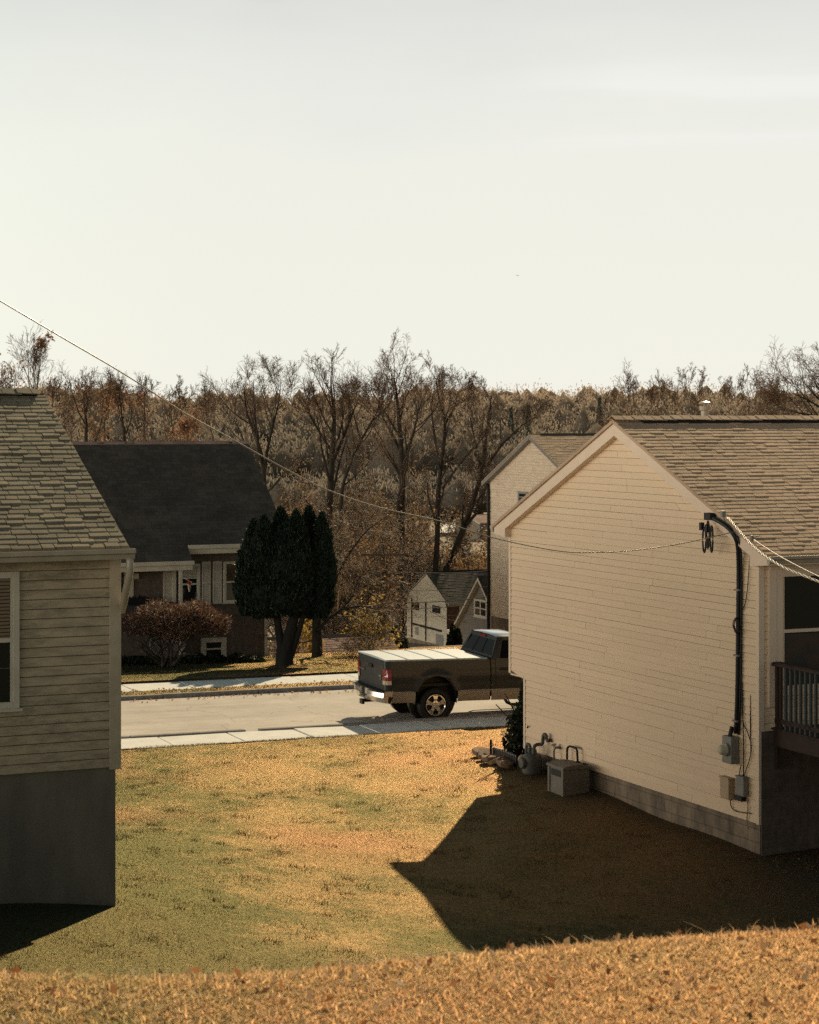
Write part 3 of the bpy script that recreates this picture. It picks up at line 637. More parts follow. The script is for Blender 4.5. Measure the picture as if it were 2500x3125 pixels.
g = MB(Z1); gutter(g, -.15, HX+.1, 0, ZE-.03); g.v = [(x, W1+OV+.022-y, z) for x, y, z in g.v]; g.build('gutter', M['gutter'], hr)
# flue behind the ridge
fs_, fz = on_u(P0+V*(RY+.9), 2152, 1270)
fx = fs_
mb = MB(Z1); mb.box(fx-.35, fx+.28, RY+.55, RY+1.2, ZR-.6, ZR+.055); mb.lathe((fx, RY+.9, ZR), (0, 0, 1), [(.07, 0), (.07, .16), (.10, .17), (.105, .24), (.07, .25)], 16)
mb.lathe((fx, RY+.9, ZR), (0, 0, 1), [(.03, .24), (.03, .27), (.115, .28), (.10, .31), (.03, .33)], 16)
mb.build('flue', M['gutter'], hr)
# deck window
s0, zt = on_u(P0, 2366, 1738); zb = zt-1.75
w = window(hr, Z1, mF, s0, s0+2.6, zb-.1, zt, M['trim_r'], M['glass2'], .11, rail=True)
q = MB(Z1); mbox(q, mF, s0+.15, s0+2.45, zb+.18, (zb+zt)/2-.1, .0215, .0225); q.build('painted_reflection', M['pane_reflection'], w)  # reflection coloured onto a thin sheet over the pane
mbd = MB(Z1); mbox(mbd, mF, s0-.12, s0+2.72, zt+.001, zt+.12, .0, .06); mbox(mbd, mF, s0-.14, s0-.004, zb-.3, zt, .0, .055); mbd.build('window_trim', M['trim_r'], hr, bevel=.004)
# roof flashing and stain mark beside the corner
mb = MB(Z1); mb.tube([mL(.21, -4.15, .021), mL(.205, -4.6, .022), mL(.20, -5.08, .021)], [.004, .009, .003], 6); mb.build('crack', M['trim_blk'], hr)

# ------------------------------------------------------------------ deck on the right
dk = thing('deck', 'dark stained wooden deck with spindle railing at the right edge', 'deck', (P0[0], P0[1], Z1), TH)
dx0 = on_u(P0, 2352, 1700)[0]
mb = MB(Z1)
for i in range(24): mb.box(dx0+.0, dx0+6, -3.35+i*.14, -3.35+i*.14+.132, zdk-.03, zdk)
mb.build('floor', M['deckwood'], dk, bevel=.004)
mb = MB(Z1); mb.box(dx0+.02, dx0+.06, -3.34, -.05, zdk-.27, zdk-.034); mb.box(dx0+.06, dx0+5.9, -3.36, -3.32, zdk-.27, zdk-.034); mb.build('rim_joist', M['deckwood'], dk)
mb = MB(Z1); mb.box(dx0-.03, dx0+.13, -3.38, -.06, zdk+.93, zdk+.97); mb.box(dx0-.02, dx0+.12, -3.34, -.08, zdk+.97, zdk+.985); mb.build('top_rail', M['deckwood'], dk, bevel=.006)
mb = MB(Z1); mb.box(dx0+.03, dx0+.07, -3.34, -.06, zdk+.08, zdk+.14); mb.build('bottom_rail', M['deckwood'], dk)
for y in (-.1, -1.7, -3.3):
    mb = MB(Z1); mb.box(dx0+.03, dx0+.075, y-.03, y+.03, zdk-.6 if y > -1 else -7, zdk+.93); mb.build('post', M['deckwood'], dk, bevel=.005)
i = 0
while -.2-i*.125 > -3.3:
    y = -.2-i*.125
    mb = MB(Z1); mb.box(dx0+.03, dx0+.068, y-.019, y+.019, zdk-.16, zdk+.93); mb.build('spindle', M['spindle'] if i % 2 or i > 1 else M['deckwood'], dk); i += 1
mb = MB(Z1); mb.box(.02, 6.2, -.03, -.012, -7., zdk-.055); mb.build('under_deck_shade', M['brick'], dk)  # dark sheet over the wall, standing in for shade under the deck

# ------------------------------------------------------------------ services on the gable wall
def wallpt(x, y, d=.03):
    """pixel on the gable wall -> local point d in front of it"""
    t, z = on_v(P0, x, y, -d); return (-d, t, z)
def toW(p): return (P0[0]+U[0]*p[0]+V[0]*p[1], P0[1]+U[1]*p[0]+V[1]*p[1], p[2])
root1 = (P0[0], P0[1], Z1)
sm = thing('service_mast', 'black power cable bending up the gable wall to its drip loops under the eave', 'service cable', root1, TH)
pts = [(2246, 2238), (2250, 2150), (2252, 2050), (2253, 1950), (2254, 1850), (2255, 1750), (2254, 1690), (2250, 1655), (2240, 1632), (2222, 1610), (2200, 1594), (2178, 1582)]
dd = [.05]*6+[.09, .14, .19, .21, .22, .22]
mb = MB(Z1); mb.tube(smoothpath([wallpt(x, y, d) for (x, y), d in zip(pts, dd)], 3), .035, 12); mb.tube([wallpt(x+9, y+4, d-.01) for (x, y), d in zip(pts[:-3], dd)], .015, 8)
mb.build('conduit', M['cable'], sm, smooth=True)
mb = MB(Z1); c = Vector(wallpt(2168, 1577, .2)); mb.box(c.x-.06, c.x+.06, c.y-.09, c.y+.1, c.z-.05, c.z+.06); mb.build('weatherhead', M['black'], sm, bevel=.015)
def loop(p, h, w, r=.013, d=.22, n=18):
    mb = MB(Z1); c = Vector(wallpt(*p, d))
    mb.tube([(c.x, c.y+w*math.sin(2*math.pi*k/n), c.z-h+h*math.cos(2*math.pi*k/n)) for k in range(n+1)], r, 8)
    return mb
for (p, h, w) in (((2172, 1605), .20, .035), ((2150, 1610), .19, .045), ((2161, 1590), .21, .03)):
    loop(p, h, w, .015).build('drip_loop', M['cable'], sm, smooth=True)
for (x, y) in ((2142, 1606), (2159, 1612)):
    mb = MB(Z1); c = Vector(wallpt(x, y, .23)); mb.box(c.x-.03, c.x+.03, c.y-.035, c.y+.035, c.z-.06, c.z+.06)
    mb.build('splice', M['black'], sm, bevel=.01)
for k, (x, y) in enumerate(((2248, 2200), (2252, 2000), (2254, 1800))):
    c = Vector(wallpt(x, y, .05)); mb = MB(Z1); mb.box(c.x-.046, c.x+.05, c.y-.06, c.y+.06, c.z-.012, c.z+.012); mb.build('strap', M['steel'], sm)

mt = thing('electric_meter', 'grey electric meter box with round glass meter on the gable wall', 'electric meter', root1, TH)
c = Vector(wallpt(2245, 2285, .0)); mb = MB(Z1); mb.box(-.16, -.017, c.y-.13, c.y+.13, c.z-.21, c.z+.2); mb.build('box', M['steel'], mt, bevel=.012)
mb = MB(Z1); mb.lathe((-.16, c.y+.0, c.z+.0), (-1, 0, 0), [(.09, 0), (.09, .03), (.078, .035), (.075, .10), (.055, .125), (.0, .13)], 24); mb.build('dial', M['lamp'], mt, smooth=True)
mb = MB(Z1); mb.lathe((-.16, c.y, c.z), (-1, 0, 0), [(.098, -.01), (.1, .028), (.09, .032), (.088, .0)], 24); mb.build('ring', M['steel'], mt)
mb = MB(Z1); mb.tube([(-.1, c.y, c.z+.2), (-.06, c.y, c.z+.34)], .035, 10); mb.build('hub', M['cable'], mt)
mb = MB(Z1); mb.box(-.10, -.02, c.y+.15, c.y+.18, c.z-.06, c.z+.05); mb.build('latch', M['steel'], mt)

b1 = thing('utility_box', 'beige cable box low on the gable wall with cables below', 'utility box', root1, TH)
c1 = Vector(wallpt(2232, 2405, .0)); mb = MB(Z1); mb.box(-.12, -.018, c1.y-.11, c1.y+.13, c1.z-.16, c1.z+.15); mb.build('housing', M['beige'], b1, bevel=.01)
mb = MB(Z1); mb.box(-.135, -.016, c1.y-.125, c1.y+.145, c1.z+.151, c1.z+.175); mb.build('lid', M['beige'], b1, bevel=.006)
b2 = thing('utility_box', 'grey cable box beside the beige one at the house corner', 'utility box', root1, TH)
c2 = Vector(wallpt(2277, 2400, .0)); mb = MB(Z1); mb.box(-.11, -.018, c2.y-.10, c2.y+.11, c2.z-.14, c2.z+.14); mb.build('housing', M['steel'], b2, bevel=.012)
mb = MB(Z1); mb.box(-.122, -.016, c2.y-.112, c2.y+.122, c2.z+.141, c2.z+.16); mb.build('lid', M['steel'], b2, bevel=.004)
mb = MB(Z1); mb.box(-.10, -.03, c2.y-.03, c2.y+.16, c2.z-.22, c2.z-.145); mb.build('gland', M['black'], b2)
def cable(name, label, P, r, mat, n=6, grp=None):
    mb = MB(); mb.tube([toW(wallpt(x, y, .035 if len(q) < 1 else q[0])) for x, y, *q in P], r, n); return tag(mb.build(name, mat, smooth=True), label, 'cable', grp)
def cab(label, P, r=.008, mat='cable', d=.035):
    mb = MB(); mb.tube(smoothpath([toW(wallpt(x, y, d)) for x, y in P]), r, 6); return tag(mb.build('wall_cable', M[mat], smooth=True), label, 'cable')
cab('thin black cable dropping from its coil below the rake to the mast', [(2289, 1690), (2286, 1740), (2281, 1800), (2275, 1840), (2262, 1870)], .007)
cab('thin black cable curving wide from the meter to the grey box', [(2258, 1980), (2262, 2100), (2268, 2200), (2282, 2235), (2293, 2275), (2290, 2310), (2270, 2372)], .007)
cab('straight black cable running down past the meter to the grey box', [(2256, 1945), (2263, 2080), (2268, 2200), (2270, 2300), (2269, 2374)], .009)
cab('short black cable from meter box to beige box', [(2262, 2335), (2258, 2355), (2256, 2372)], .008)
cab('black cable looping under the beige box into the ground', [(2229, 2436), (2231, 2458), (2240, 2472), (2256, 2478), (2292, 2482)], .008)
cab('grey cable hanging from the grey box down the foundation', [(2282, 2440), (2283, 2470), (2280, 2500), (2284, 2530)], .008, 'steel')
for (p, lb) in (((2295, 1655), 'small black cable coil hanging at the rake end'), ((2251, 1885), 'loose black cable coil wound round the mast')):
    mb = MB(); cc = Vector(wallpt(p[0], p[1], .08)); w_ = .05 if p[0] > 2280 else .068; hh = .11 if p[0] > 2280 else .125
    for q in range(3):
        mb.tube([toW((cc.x-.02*q+.01*math.sin(k), cc.y+(w_-.008*q)*math.sin(2*math.pi*k/20), cc.z-hh*(1-.06*q)+hh*(1-.06*q)*math.cos(2*math.pi*k/20))) for k in range(21)], .006, 6)
    tag(mb.build('cable_coil', M['cable'], smooth=True), lb, 'cable coil')
# long service cable sagging over the lawn from beyond the left edge
A_ = Vector(toW(wallpt(2240, 1623, .2)))
key = [A_]+[at(x, y, A_.y+(22.5-A_.y)*f) for x, y, f in ((2100, 1655, .03), (1960, 1677, .08), (1820, 1686, .14), (1700, 1681, .2), (1500, 1640, .3), (1350, 1592, .38), (1160, 1549, .47), (1000, 1495, .55), (860, 1425, .62), (700, 1335, .7), (560, 1258, .77), (380, 1142, .85), (200, 1036, .93), (0, 918, 1.0), (-250, 770, 1.06), (-700, 480, 1.15), (-1600, -130, 1.3), (-3200, -1250, 1.5))]
mb = MB(); mb.tube(smoothpath(key, 5), .008, 6)
tag(mb.build('service_cable', M['sagwire'], smooth=True), 'long pale cable sagging across the scene to the gable wall', 'cable')
# service drops to the right
a0 = Vector(toW(wallpt(2222, 1580, .24)))
kp = smoothpath([a0, at(2300, 1668, 28.8), at(2380, 1725, 27.6), at(2500, 1775, 25.5), at(2700, 1850, 23), at(3200, 1990, 18)], 14)
mb = MB()
for q in range(3):
    tw = []
    for i, p in enumerate(kp):
        an = i*1.15+q*2.09; tw.append(p+Vector((math.cos(an)*.011, math.sin(an)*.011, math.sin(an+.7)*.011)))
    mb.tube(tw, .0062, 5)
tag(mb.build('service_drop', M['wire'], smooth=True), 'twisted pale power line leaving the mast towards the right edge', 'power line')
a0 = Vector(toW(wallpt(2300, 1647, .15)))
mb = MB(); mb.tube(smoothpath([a0, at(2380, 1698, 28.4), at(2500, 1760, 26.5), at(2700, 1850, 24), at(3200, 2030, 18.5)], 6), .0075, 6)
tag(mb.build('service_drop', M['wire'], smooth=True), 'smooth pale phone line above the twisted power line', 'power line')
mb = MB(Z1); c = Vector(wallpt(2207, 1567, .16)); mb.box(c.x-.03, c.x+.03, c.y-.03, c.y+.03, c.z-.05, c.z+.04); mb.tube([(c.x, c.y, c.z-.02), (c.x-.02, c.y-.08, c.z-.12)], .01, 6)
o = mb.build('insulator', M['steel'], sm)
mb = MB(Z1); c = Vector(wallpt(2295, 1640, .15)); mb.box(c.x-.02, c.x+.02, c.y-.02, c.y+.02, c.z-.05, c.z+.03); mb.tube([(c.x, c.y, c.z), (c.x+.13, c.y, c.z+.02)], .01, 6); mb.build('hook', M['steel'], sm)

# gas meter by the far corner
gm = thing('gas_meter', 'grey gas meter with bent pipes at the far corner of the gable wall', 'gas meter', root1, TH)
tg, zg = on_v(P0, 1627, 2300, -.25)
c = Vector((-.27, tg, -6.22))
mb = MB(Z1); mb.lathe((c.x, c.y, c.z-.22), (0, 0, 1), [(.10, 0), (.17, .03), (.18, .12), (.18, .32), (.165, .40), (.08, .43)], 20); mb.build('body', M['gasgrey'], gm, smooth=True)
mb = MB(Z1); mb.lathe((c.x-.17, c.y, c.z+.05), (-1, 0, 0), [(.10, 0), (.10, .04), (.085, .06), (.0, .065)], 18); mb.build('cover', M['gasgrey'], gm)
wp = lambda x, y, d: Vector(wallpt(x, y, d))
mb = MB(Z1); mb.tube(smoothpath([c+Vector((0, -.08, .2)), c+Vector((0, -.08, .33)), wp(1640, 2272, .2), wp(1655, 2270, .12), wp(1658, 2248, .12), wp(1662, 2241, .11), wp(1667, 2246, .10), wp(1668, 2256, .09), wp(1674, 2261, .08), wp(1680, 2258, .02)], 4), .032, 10)
mb.tube(smoothpath([c+Vector((0, .08, .2)), c+Vector((0, .08, .33)), c+Vector((.0, .2, .33)), c+Vector((0, .22, .1)), c+Vector((0, .22, -.6))], 4), .03, 10); mb.build('pipe', M['gasgrey'], gm, smooth=True)
for dv in (Vector((0, -.08, .26)), Vector((0, .08, .26)), Vector((0, .22, .12))):
    mb = MB(Z1); mb.lathe(c+dv-Vector((0, 0, .03)), (0, 0, 1), [(.05, 0), (.05, .06)], 8); mb.build('fitting', M['gasgrey'], gm)
mb = MB(Z1); mb.lathe(c+Vector((-.04, .27, .06)), (0, 1, .1), [(.03, 0), (.075, .02), (.08, .05), (.05, .08), (.02, .09)], 18); mb.build('regulator', M['beige'], gm, smooth=True)
# tap, hoop handle and grey bin
tp = thing('garden_tap', 'garden tap with short grey hose at the foot of the gable wall', 'tap', root1, TH)
c = wp(1708, 2281, .02); mb = MB(Z1); mb.lathe((c.x, c.y, c.z), (-1, 0, 0), [(.035, 0), (.035, .01), (.02, .015), (.02, .09), (.03, .095), (.03, .11)], 12); mb.build('body', M['steel'], tp)
mb = MB(Z1); mb.lathe((c.x-.10, c.y+.02, c.z+.04), (-.3, 0, 1), [(.045, 0), (.05, .01), (.045, .02)], 12); mb.build('handle', M['steel'], tp)
mb = MB(Z1); mb.tube(smoothpath([(c.x-.08, c.y, c.z), (c.x-.11, c.y, c.z-.06), (c.x-.11, c.y-.01, c.z-.2), (c.x-.08, c.y-.02, c.z-.40)], 5), .016, 8); mb.build('hose', M['gasgrey'], tp, smooth=True)
hb = thing('storage_bin', 'grey plastic bin with dark slot and curved lid against the foundation', 'bin', root1, TH)
tb0, _ = on_v(P0, 1705, 2410, -.55); 
def gz(lx, ly): w = toW((lx, ly, 0)); return float(lawn_z(w[0], w[1]))
bx0, bx1, by0, by1 = -.64, -.10, tb0-.62, tb0+.0
by1 = on_v(P0, 1660, 2400, -.70)[0]; by0 = by1-.60
zb_ = gz(bx0, by0)-.03; zt_ = zb_+.54
mb = MB(Z1); mb.prism([(bx0+.02, by0+.02, zb_), (bx1-.02, by0+.02, zb_), (bx1-.02, by1-.02, zb_), (bx0+.02, by1-.02, zb_)], (0, 0, zt_-zb_-.04)); o = mb.build('body', M['bin'], hb, bevel=.02)
mb = MB(Z1); n = 10
pr = [(bx0-.015+(bx1-bx0+.03)*k/n, zt_-.05+.07*math.sin(math.pi*min(1, k/n*.8+.12))) for k in range(n+1)]
mb.prism([(x, by0-.01, z) for x, z in pr]+[(bx1+.015, by0-.01, zt_-.06), (bx0-.015, by0-.01, zt_-.06)], (0, by1-by0+.02, 0)); mb.build('lid', M['bin'], hb, bevel=.008)
mb = MB(Z1); mb.box(bx0+.014, bx0+.022, by0+.13, by1-.13, zt_-.20, zt_-.09); mb.build('slot', M['trim_blk'], hb)
for yy in (by0+.02, by1-.09): mb = MB(Z1); mb.box(bx0+.0, bx0+.03, yy, yy+.07, zb_, zt_-.065); mb.build('edge_rib', M['bin'], hb, bevel=.006)
hp = thing('hoop_handle', 'black tubular hoop standing behind the grey bin', 'handle', root1, TH)
mb = MB(Z1); mb.tube(smoothpath([wp(1731, 2335, .10), wp(1731, 2300, .10), wp(1732, 2284, .10), wp(1738, 2278, .10), wp(1752, 2281, .10), wp(1760, 2287, .10), wp(1762, 2300, .10), wp(1764, 2345, .10)], 4), .02, 10); mb.build('hoop', M['black'], hp, smooth=True)
c = wp(1772, 2336, .2); mb = MB(Z1); mb.lathe((c.x, c.y+.12, c.z-.02), (0, -1, 0), [(.02, 0), (.08, .01), (.08, .03), (.04, .05), (.04, .22), (.08, .24), (.08, .26), (.02, .27)], 16); mb.build('reel', M['black'], hp, smooth=True)

# ------------------------------------------------------------------ left-hand house (grimy siding, roof edge and corner only)
PL = np.array([-3.465, 24.0]); ZL = -5.9
hl = thing('house', 'weathered olive-tan house with mildewed siding and tall bare foundation, left edge', 'house', (PL[0], PL[1], ZL), TH)
LX = 11.; zs, zbl = -1.63, -4.15
OL = .42; zel = -1.50; ryl = 3.62; zrl = .32; sll = (zrl-zel)/(ryl+OL); pl = math.atan(sll)
mb = MB(ZL); mb.prism([(-.02, .01, zbl), (-.02, 2*ryl, zbl), (-.02, 2*ryl, zs), (-.02, ryl, zrl-.12), (-.02, .01, zs)], (-LX, 0, 0)); mb.build('wall_core', M['siding_old'], hl)
mF0 = face_front(0.)
mb = MB(ZL); siding(mb, mF0, zbl, zs, .1125, lambda z: (-LX, -.115), joint=0, seed=33, lap=.020, groove=.012); mb.build('rear_wall', M['side_l'], hl)
mb = MB(ZL); siding(mb, face_right(0.), zbl, zrl-.15, .1125, lambda z: (max(.05, ryl-(zrl-z-.14)/sll), min(2*ryl, ryl+(zrl-z-.14)/sll)), joint=3.6, seed=34); mb.build('gable_wall', M['side_l'], hl)
mb = MB(ZL); mb.prism([(-LX, .03, -8.5), (-.03, .03, -8.5), (-.03, 2*ryl, -8.5), (-LX, 2*ryl, -8.5)], (0, 0, 8.5+zbl-.004)); mb.build('foundation', M['stucco_l'], hl)
mb = MB(ZL); mb.box(-.115, .0, -.026, -.0, zbl-.03, zs); mb.box(-.0, .024, -.026, .09, zbl-.03, zs); mb.build('corner_board', M['trim_l'], hl, bevel=.003)
mb = MB(ZL); shingles(mb, -LX, .0, -OL-.03, zel-.012, ryl, zrl, .128, .21, .016, seed=41, ragged=.010); mb.build('roof', M['roof_l'], hl)
mb = MB(ZL); shingles(mb, -LX, .0, 2*ryl+OL, zel-.012, ryl, zrl, .142, .25, .012, seed=42); mb.build('roof', M['roof_l'], hl)
mb = MB(ZL); mb.prism([(-LX, ryl-.15, zrl-.15*sll+.05), (-LX, ryl, zrl+.065), (-LX, ryl+.15, zrl-.15*sll+.05), (-LX, ryl, zrl-.02)], (LX-.12, 0, 0)); mb.build('ridge_vent', M['vent'], hl)
mb = MB(ZL); ridge_cap(mb, -LX, -.10, ryl, zrl+.072, pl, .165, .2, seed=6); mb.build('ridge_cap', M['roof_l'], hl)
mb = MB(ZL); mb.prism([(.004, -OL, zel-.05), (.004, ryl, zrl-.05), (.004, ryl, zrl-.2), (.004, -OL, zel-.2)], (.02, 0, 0)); mb.build('rake_board', M['trim_l'], hl)
mb = MB(ZL); mb.prism([(.004, ryl, zrl-.05), (.004, 2*ryl+OL, zel-.05), (.004, 2*ryl+OL, zel-.2), (.004, ryl, zrl-.2)], (.02, 0, 0)); mb.build('rake_board', M['trim_l'], hl)
mb = MB(ZL); mb.box(-LX, .0, -OL, -.03, zs-.02, zs); mb.build('soffit', M['trim_l'], hl)
mb = MB(ZL); mb.box(-LX, .0, -OL-.02, -OL, zs-.02, zel-.05); mb.build('fascia', M['trim_l'], hl)
mb = MB(ZL); gutter(mb, -LX, .05, -OL-.02, zel-.03, .12, .12); mb.build('gutter', M['gutter'], hl)
mb = MB(ZL); mb.tube(smoothpath([(-.01, -OL-.08, zel-.14), (-.01, -OL-.08, zel-.32), (.0, -OL+.10, zel-.52), (.03, -.12, zel-.70), (.05, .03, zel-.80)], 4), .045, 8)
mb.build('downspout', M['gutter'], hl, smooth=True)
wl = window(hl, ZL, mF0, -2.25, on_u(PL, 57, 1950)[0], -3.38, -1.79, M['trim_w'], M['glass'], .075, rail=True, blind=M['blind_dim'], blind_frac=.52)
# ------------------------------------------------------------------ brick house across the street
PF = np.array([-4.13, 62.0]); ZF = -7.4
hf = thing('house', 'dark brick split level house with steep dark roof and white shutters across the street', 'house', (PF[0], PF[1], ZF), TH)
LF, WF = 14.5, 7.4
zeF, zrF, ryF, OF = -3.79, -.76, 3.38, .48
ZG, ZM = -8.2, -6.03                               # below ground, ledge under the upper floor
slF = (zrF-zeF)/(ryF+OF)
mFF = face_front(0.)
sp = on_u(PF, 553, 1700)[0]               # right end of the porch
fu = lambda x, y, d=0.: on_u(PF, x, y, -d)
mb = MB(ZF); mb.prism([(-LF, .0, ZG), (-.36, .0, ZG), (-.36, WF, ZG), (-LF, WF, ZG)], (0, 0, ZM-ZG)); mb.build('lower_wall', M['brick'], hf)
mb = MB(ZF); mb.prism([(-LF, -.06, ZM), (0, -.06, ZM), (0, WF, ZM), (-LF, WF, ZM)], (0, 0, zeF-.2-ZM))
mb.prism([(-.02, -.05, zeF-.2), (-.02, WF, zeF-.2), (-.02, ryF, zrF-.2)], (-.2, 0, 0)); mb.build('upper_wall', M['brick'], hf)
mb = MB(ZF); shingles(mb, -LF, .3, -OF, zeF, ryF, zrF, .15, .3, .01, seed=51); mb.build('roof', M['roof_dark'], hf)
mb = MB(ZF); shingles(mb, -LF, .3, 2*ryF+OF, zeF, ryF, zrF, .15, .3, .01, seed=52); mb.build('roof', M['roof_dark'], hf)
mb = MB(ZF); ridge_cap(mb, -LF, .3, ryF, zrF+.01, math.atan(slF), .14, .25); mb.build('ridge_cap', M['roof_low'], hf)
dpo = .55
mb = MB(ZF); shingles(mb, -LF, sp+.02, -OF-dpo, zeF-dpo*slF-.01, -OF+.02, zeF-.0, .15, .3, .01, seed=53); mb.build('porch_roof', M['roof_dark'], hf)
mb = MB(ZF)
for k, (za, zb_, dd) in enumerate(((zeF-.14, zeF-.02, .16), (zeF-.30, zeF-.14, .08))): mb.box(sp+.05, .25, -OF-dd+.05, -OF+.02 if k == 0 else -.06, za, zb_)
mb.build('eave_trim', M['trim_w'], hf, bevel=.01)
yp = -OF-dpo; zp = zeF-dpo*slF
mb = MB(ZF); mb.box(-LF, sp+.06, yp-.1, yp+.02, zp-.14, zp-.02); mb.box(-LF, sp+.03, yp-.02, yp+.06, zp-.30, zp-.14); mb.box(sp-.1, sp+.03, yp+.06, -.06, zp-.3, zp-.10)
mb.build('porch_fascia', M['trim_w'], hf, bevel=.01)
# openings
zt = fu(700, 1713)[1]; zb2 = fu(700, 1838)[1]
window(hf, ZF, face_front(-.06), fu(678, 1750)[0], fu(768, 1750)[0], zb2, zt, M['trim_w'], M['glass'], .075)
x0, x1 = fu(554, 1750)[0], fu(608, 1750)[0]
wf = window(hf, ZF, face_front(-.06), x0-.1, x1, zb2+.0, zt-.04, M['trim_w'], M['glass'], .075, blind=M['blind'], blind_frac=.33)
for (xa, xb) in ((613.5, 640), (647, 674), (496, 523)):
    s0, s1 = fu(xa, 1750)[0], fu(xb, 1750)[0]
    mb = MB(ZF); m_ = face_front(-.06)
    mbox(mb, m_, s0, s0+.035, zb2-.02, zt+.02, 0, .04); mbox(mb, m_, s1-.035, s1, zb2-.02, zt+.02, 0, .04)
    zm = (zb2+zt)/2
    for (qa, qb) in ((zb2-.02, zb2+.05), (zm-.03, zm+.03), (zt-.05, zt+.02)): mbox(mb, m_, s0+.035, s1-.035, qa, qb, 0, .04)
    z = zb2+.06
    while z < zt-.06:
        if not zm-.06 < z < zm+.02: mbox(mb, m_, s0+.036, s1-.036, z, z+.022, 0, .028)
        z += .042
    mbox(mb, m_, s0+.03, s1-.03, zb2, zt, 0, .006)
    mb.build('shutter', M['shutter'], hf)
s_ = fu(531, 1750)[0]
mb = MB(ZF); mb.box(s_-.08, s_+.02, -.16, -.062, ZM, zp-.1); mb.build('downspout', M['trim_w'], hf)
s_ = fu(555, 1750, .95)[0]
mb = MB(ZF); mb.box(s_-.09, s_, yp+.02, yp+.11, -7.2, zp-.3); mb.build('porch_post', M['trim_w'], hf)
s_ = fu(398, 1800)[0]
for (xa, xb) in ((s_-.1, s_+.07), (s_-1.1, s_-.95)): mb = MB(ZF); mb.box(xa, xb, -.10, -.062, ZM, zp-.2); mb.build('door_jamb', M['trim_w'], hf)
d_ = MB(ZF); d_.box(s_-.95, s_-.1, -.08, -.062, ZM, -4.4); o_ = d_.build('door', M['trim_w'], hf)
q = MB(ZF); q.box(s_-.78, s_-.22, -.085, -.0805, -5.2, -4.6); q.build('pane', M['glass'], o_)
s_, z_ = fu(413, 1757); mb = MB(ZF); mb.box(s_-.06, s_+.06, -.16, -.10, z_-.08, z_+.08); o_ = mb.build('porch_lamp', M['lamp'], hf)
q = MB(ZF); q.box(s_-.09, s_+.07, -.18, -.062, z_+.085, z_+.13); q.build('cap', M['black'], o_)
# porch deck, lattice skirts
zd = fu(460, 1845, .7)[1]
mb = MB(ZF); mb.box(-LF, sp, yp+.0, -.065, zd-.14, zd); mb.build('porch_floor', M['spindle'], hf)
def lattice(x0, x1, z0, z1, y):
    mb = MB(ZF); st = .085; w = .02
    k = -int((z1-z0)/st)-1
    while x0+k*st < x1+ (z1-z0):
        for sg in (1, -1):
            a = x0+k*st; pts = []
            p0 = (a, z0) if sg > 0 else (a, z1); n = 30
            # clip the diagonal to the panel
            t0 = max(0, (x0-a)); t1 = min(z1-z0, x1-a)
            if t1-t0 > .02:
                za, zb_ = (z0+t0, z0+t1) if sg > 0 else (z1-t0, z1-t1)
                yy = y-(.008 if sg > 0 else 0)
                mb.add([(a+t0-w/2, yy, za), (a+t0+w/2, yy, za), (a+t1+w/2, yy, zb_), (a+t1-w/2, yy, zb_)], [(0, 1, 2, 3)])
        k += 1
    mb.box(x0, x1, y-.014, y+.01, z1, z1+.05); mb.box(x0, x1, y-.014, y+.01, z0-.05, z0); mb.box(x0-.05, x0, y-.014, y+.01, z0, z1); mb.box(x1, x1+.05, y-.014, y+.01, z0, z1)
    mb.build('lattice', M['lattice'], hf)
l0 = fu(458, 1960, .9)[0]; l1 = fu(556, 1960, .9)[0]
lattice(l0, l1, -7.5, zd-.5, yp+.03)
l2 = fu(376, 1960, .9)[0]; l3 = fu(436, 1960, .9)[0]
lattice(l2, l3, zd-.62, zd-.45, yp+.03)
mb = MB(ZF); mb.box(-LF, l0-.05, yp+.09, yp+.13, ZG, zd-.15); mb.box(l0-.05, sp, yp+.5, yp+.53, ZG, zd-.15); mb.build('porch_skirt', M['brick'], hf)
s0, s1 = fu(612, 1980)[0], fu(690, 1980)[0]
window(hf, ZF, mFF, s0, s1, fu(650, 2014)[1], fu(650, 1946)[1], M['shutter'], M['glass'], .14, sill=False)
mb = MB(ZF); mb.box(-.358, -.26, -.03, .06, -7.6, ZM-.02); mb.build('corner_board', M['trim_w'], hf)
s_, z_ = fu(842, 1965); mb = MB(ZF); mb.lathe((-.15, .2, z_), (.3, -1, 0), [(.0, 0), (.09, .01), (.10, .06), (.06, .12), (0, .13)], 16); mb.box(-.36, -.14, .1, .26, z_-.5, z_-.1); mb.tube([(-.2, .1, z_-.5), (.05, -.05, z_-.62), (.25, -.1, z_-.75)], .05, 8)
tag(mb.build('electric_meter', M['trim_w'], None), 'white meter and pipe at the right corner of the brick house', 'electric meter')
o = bpy.data.objects['electric_meter.001'] if 'electric_meter.001' in bpy.data.objects else bpy.data.objects['electric_meter']
o.location = (PF[0], PF[1], ZF); o.rotation_euler = (0, 0, TH)
s_, z_ = fu(419, 1832, .4); pb = MB(ZF); pb.prism([(s_-.30, -.5, z_-.10), (s_+.30, -.5, z_-.10), (s_+.34, -.52, z_+.08), (s_-.34, -.52, z_+.08)], (0, .22, 0))
for k in range(40): a_ = random.uniform(-.3, .3); pb.add([(s_+a_, -.4, z_+.05), (s_+a_+.03, -.42, z_+.06), (s_+a_+random.uniform(-.08, .08), -.45, z_+random.uniform(.1, .18))], [(0, 1, 2)])
o = pb.build('planter', M['black']); o.location = (PF[0], PF[1], ZF); o.rotation_euler = (0, 0, TH); tag(o, 'dark planter box on the porch under the lamp', 'planter')
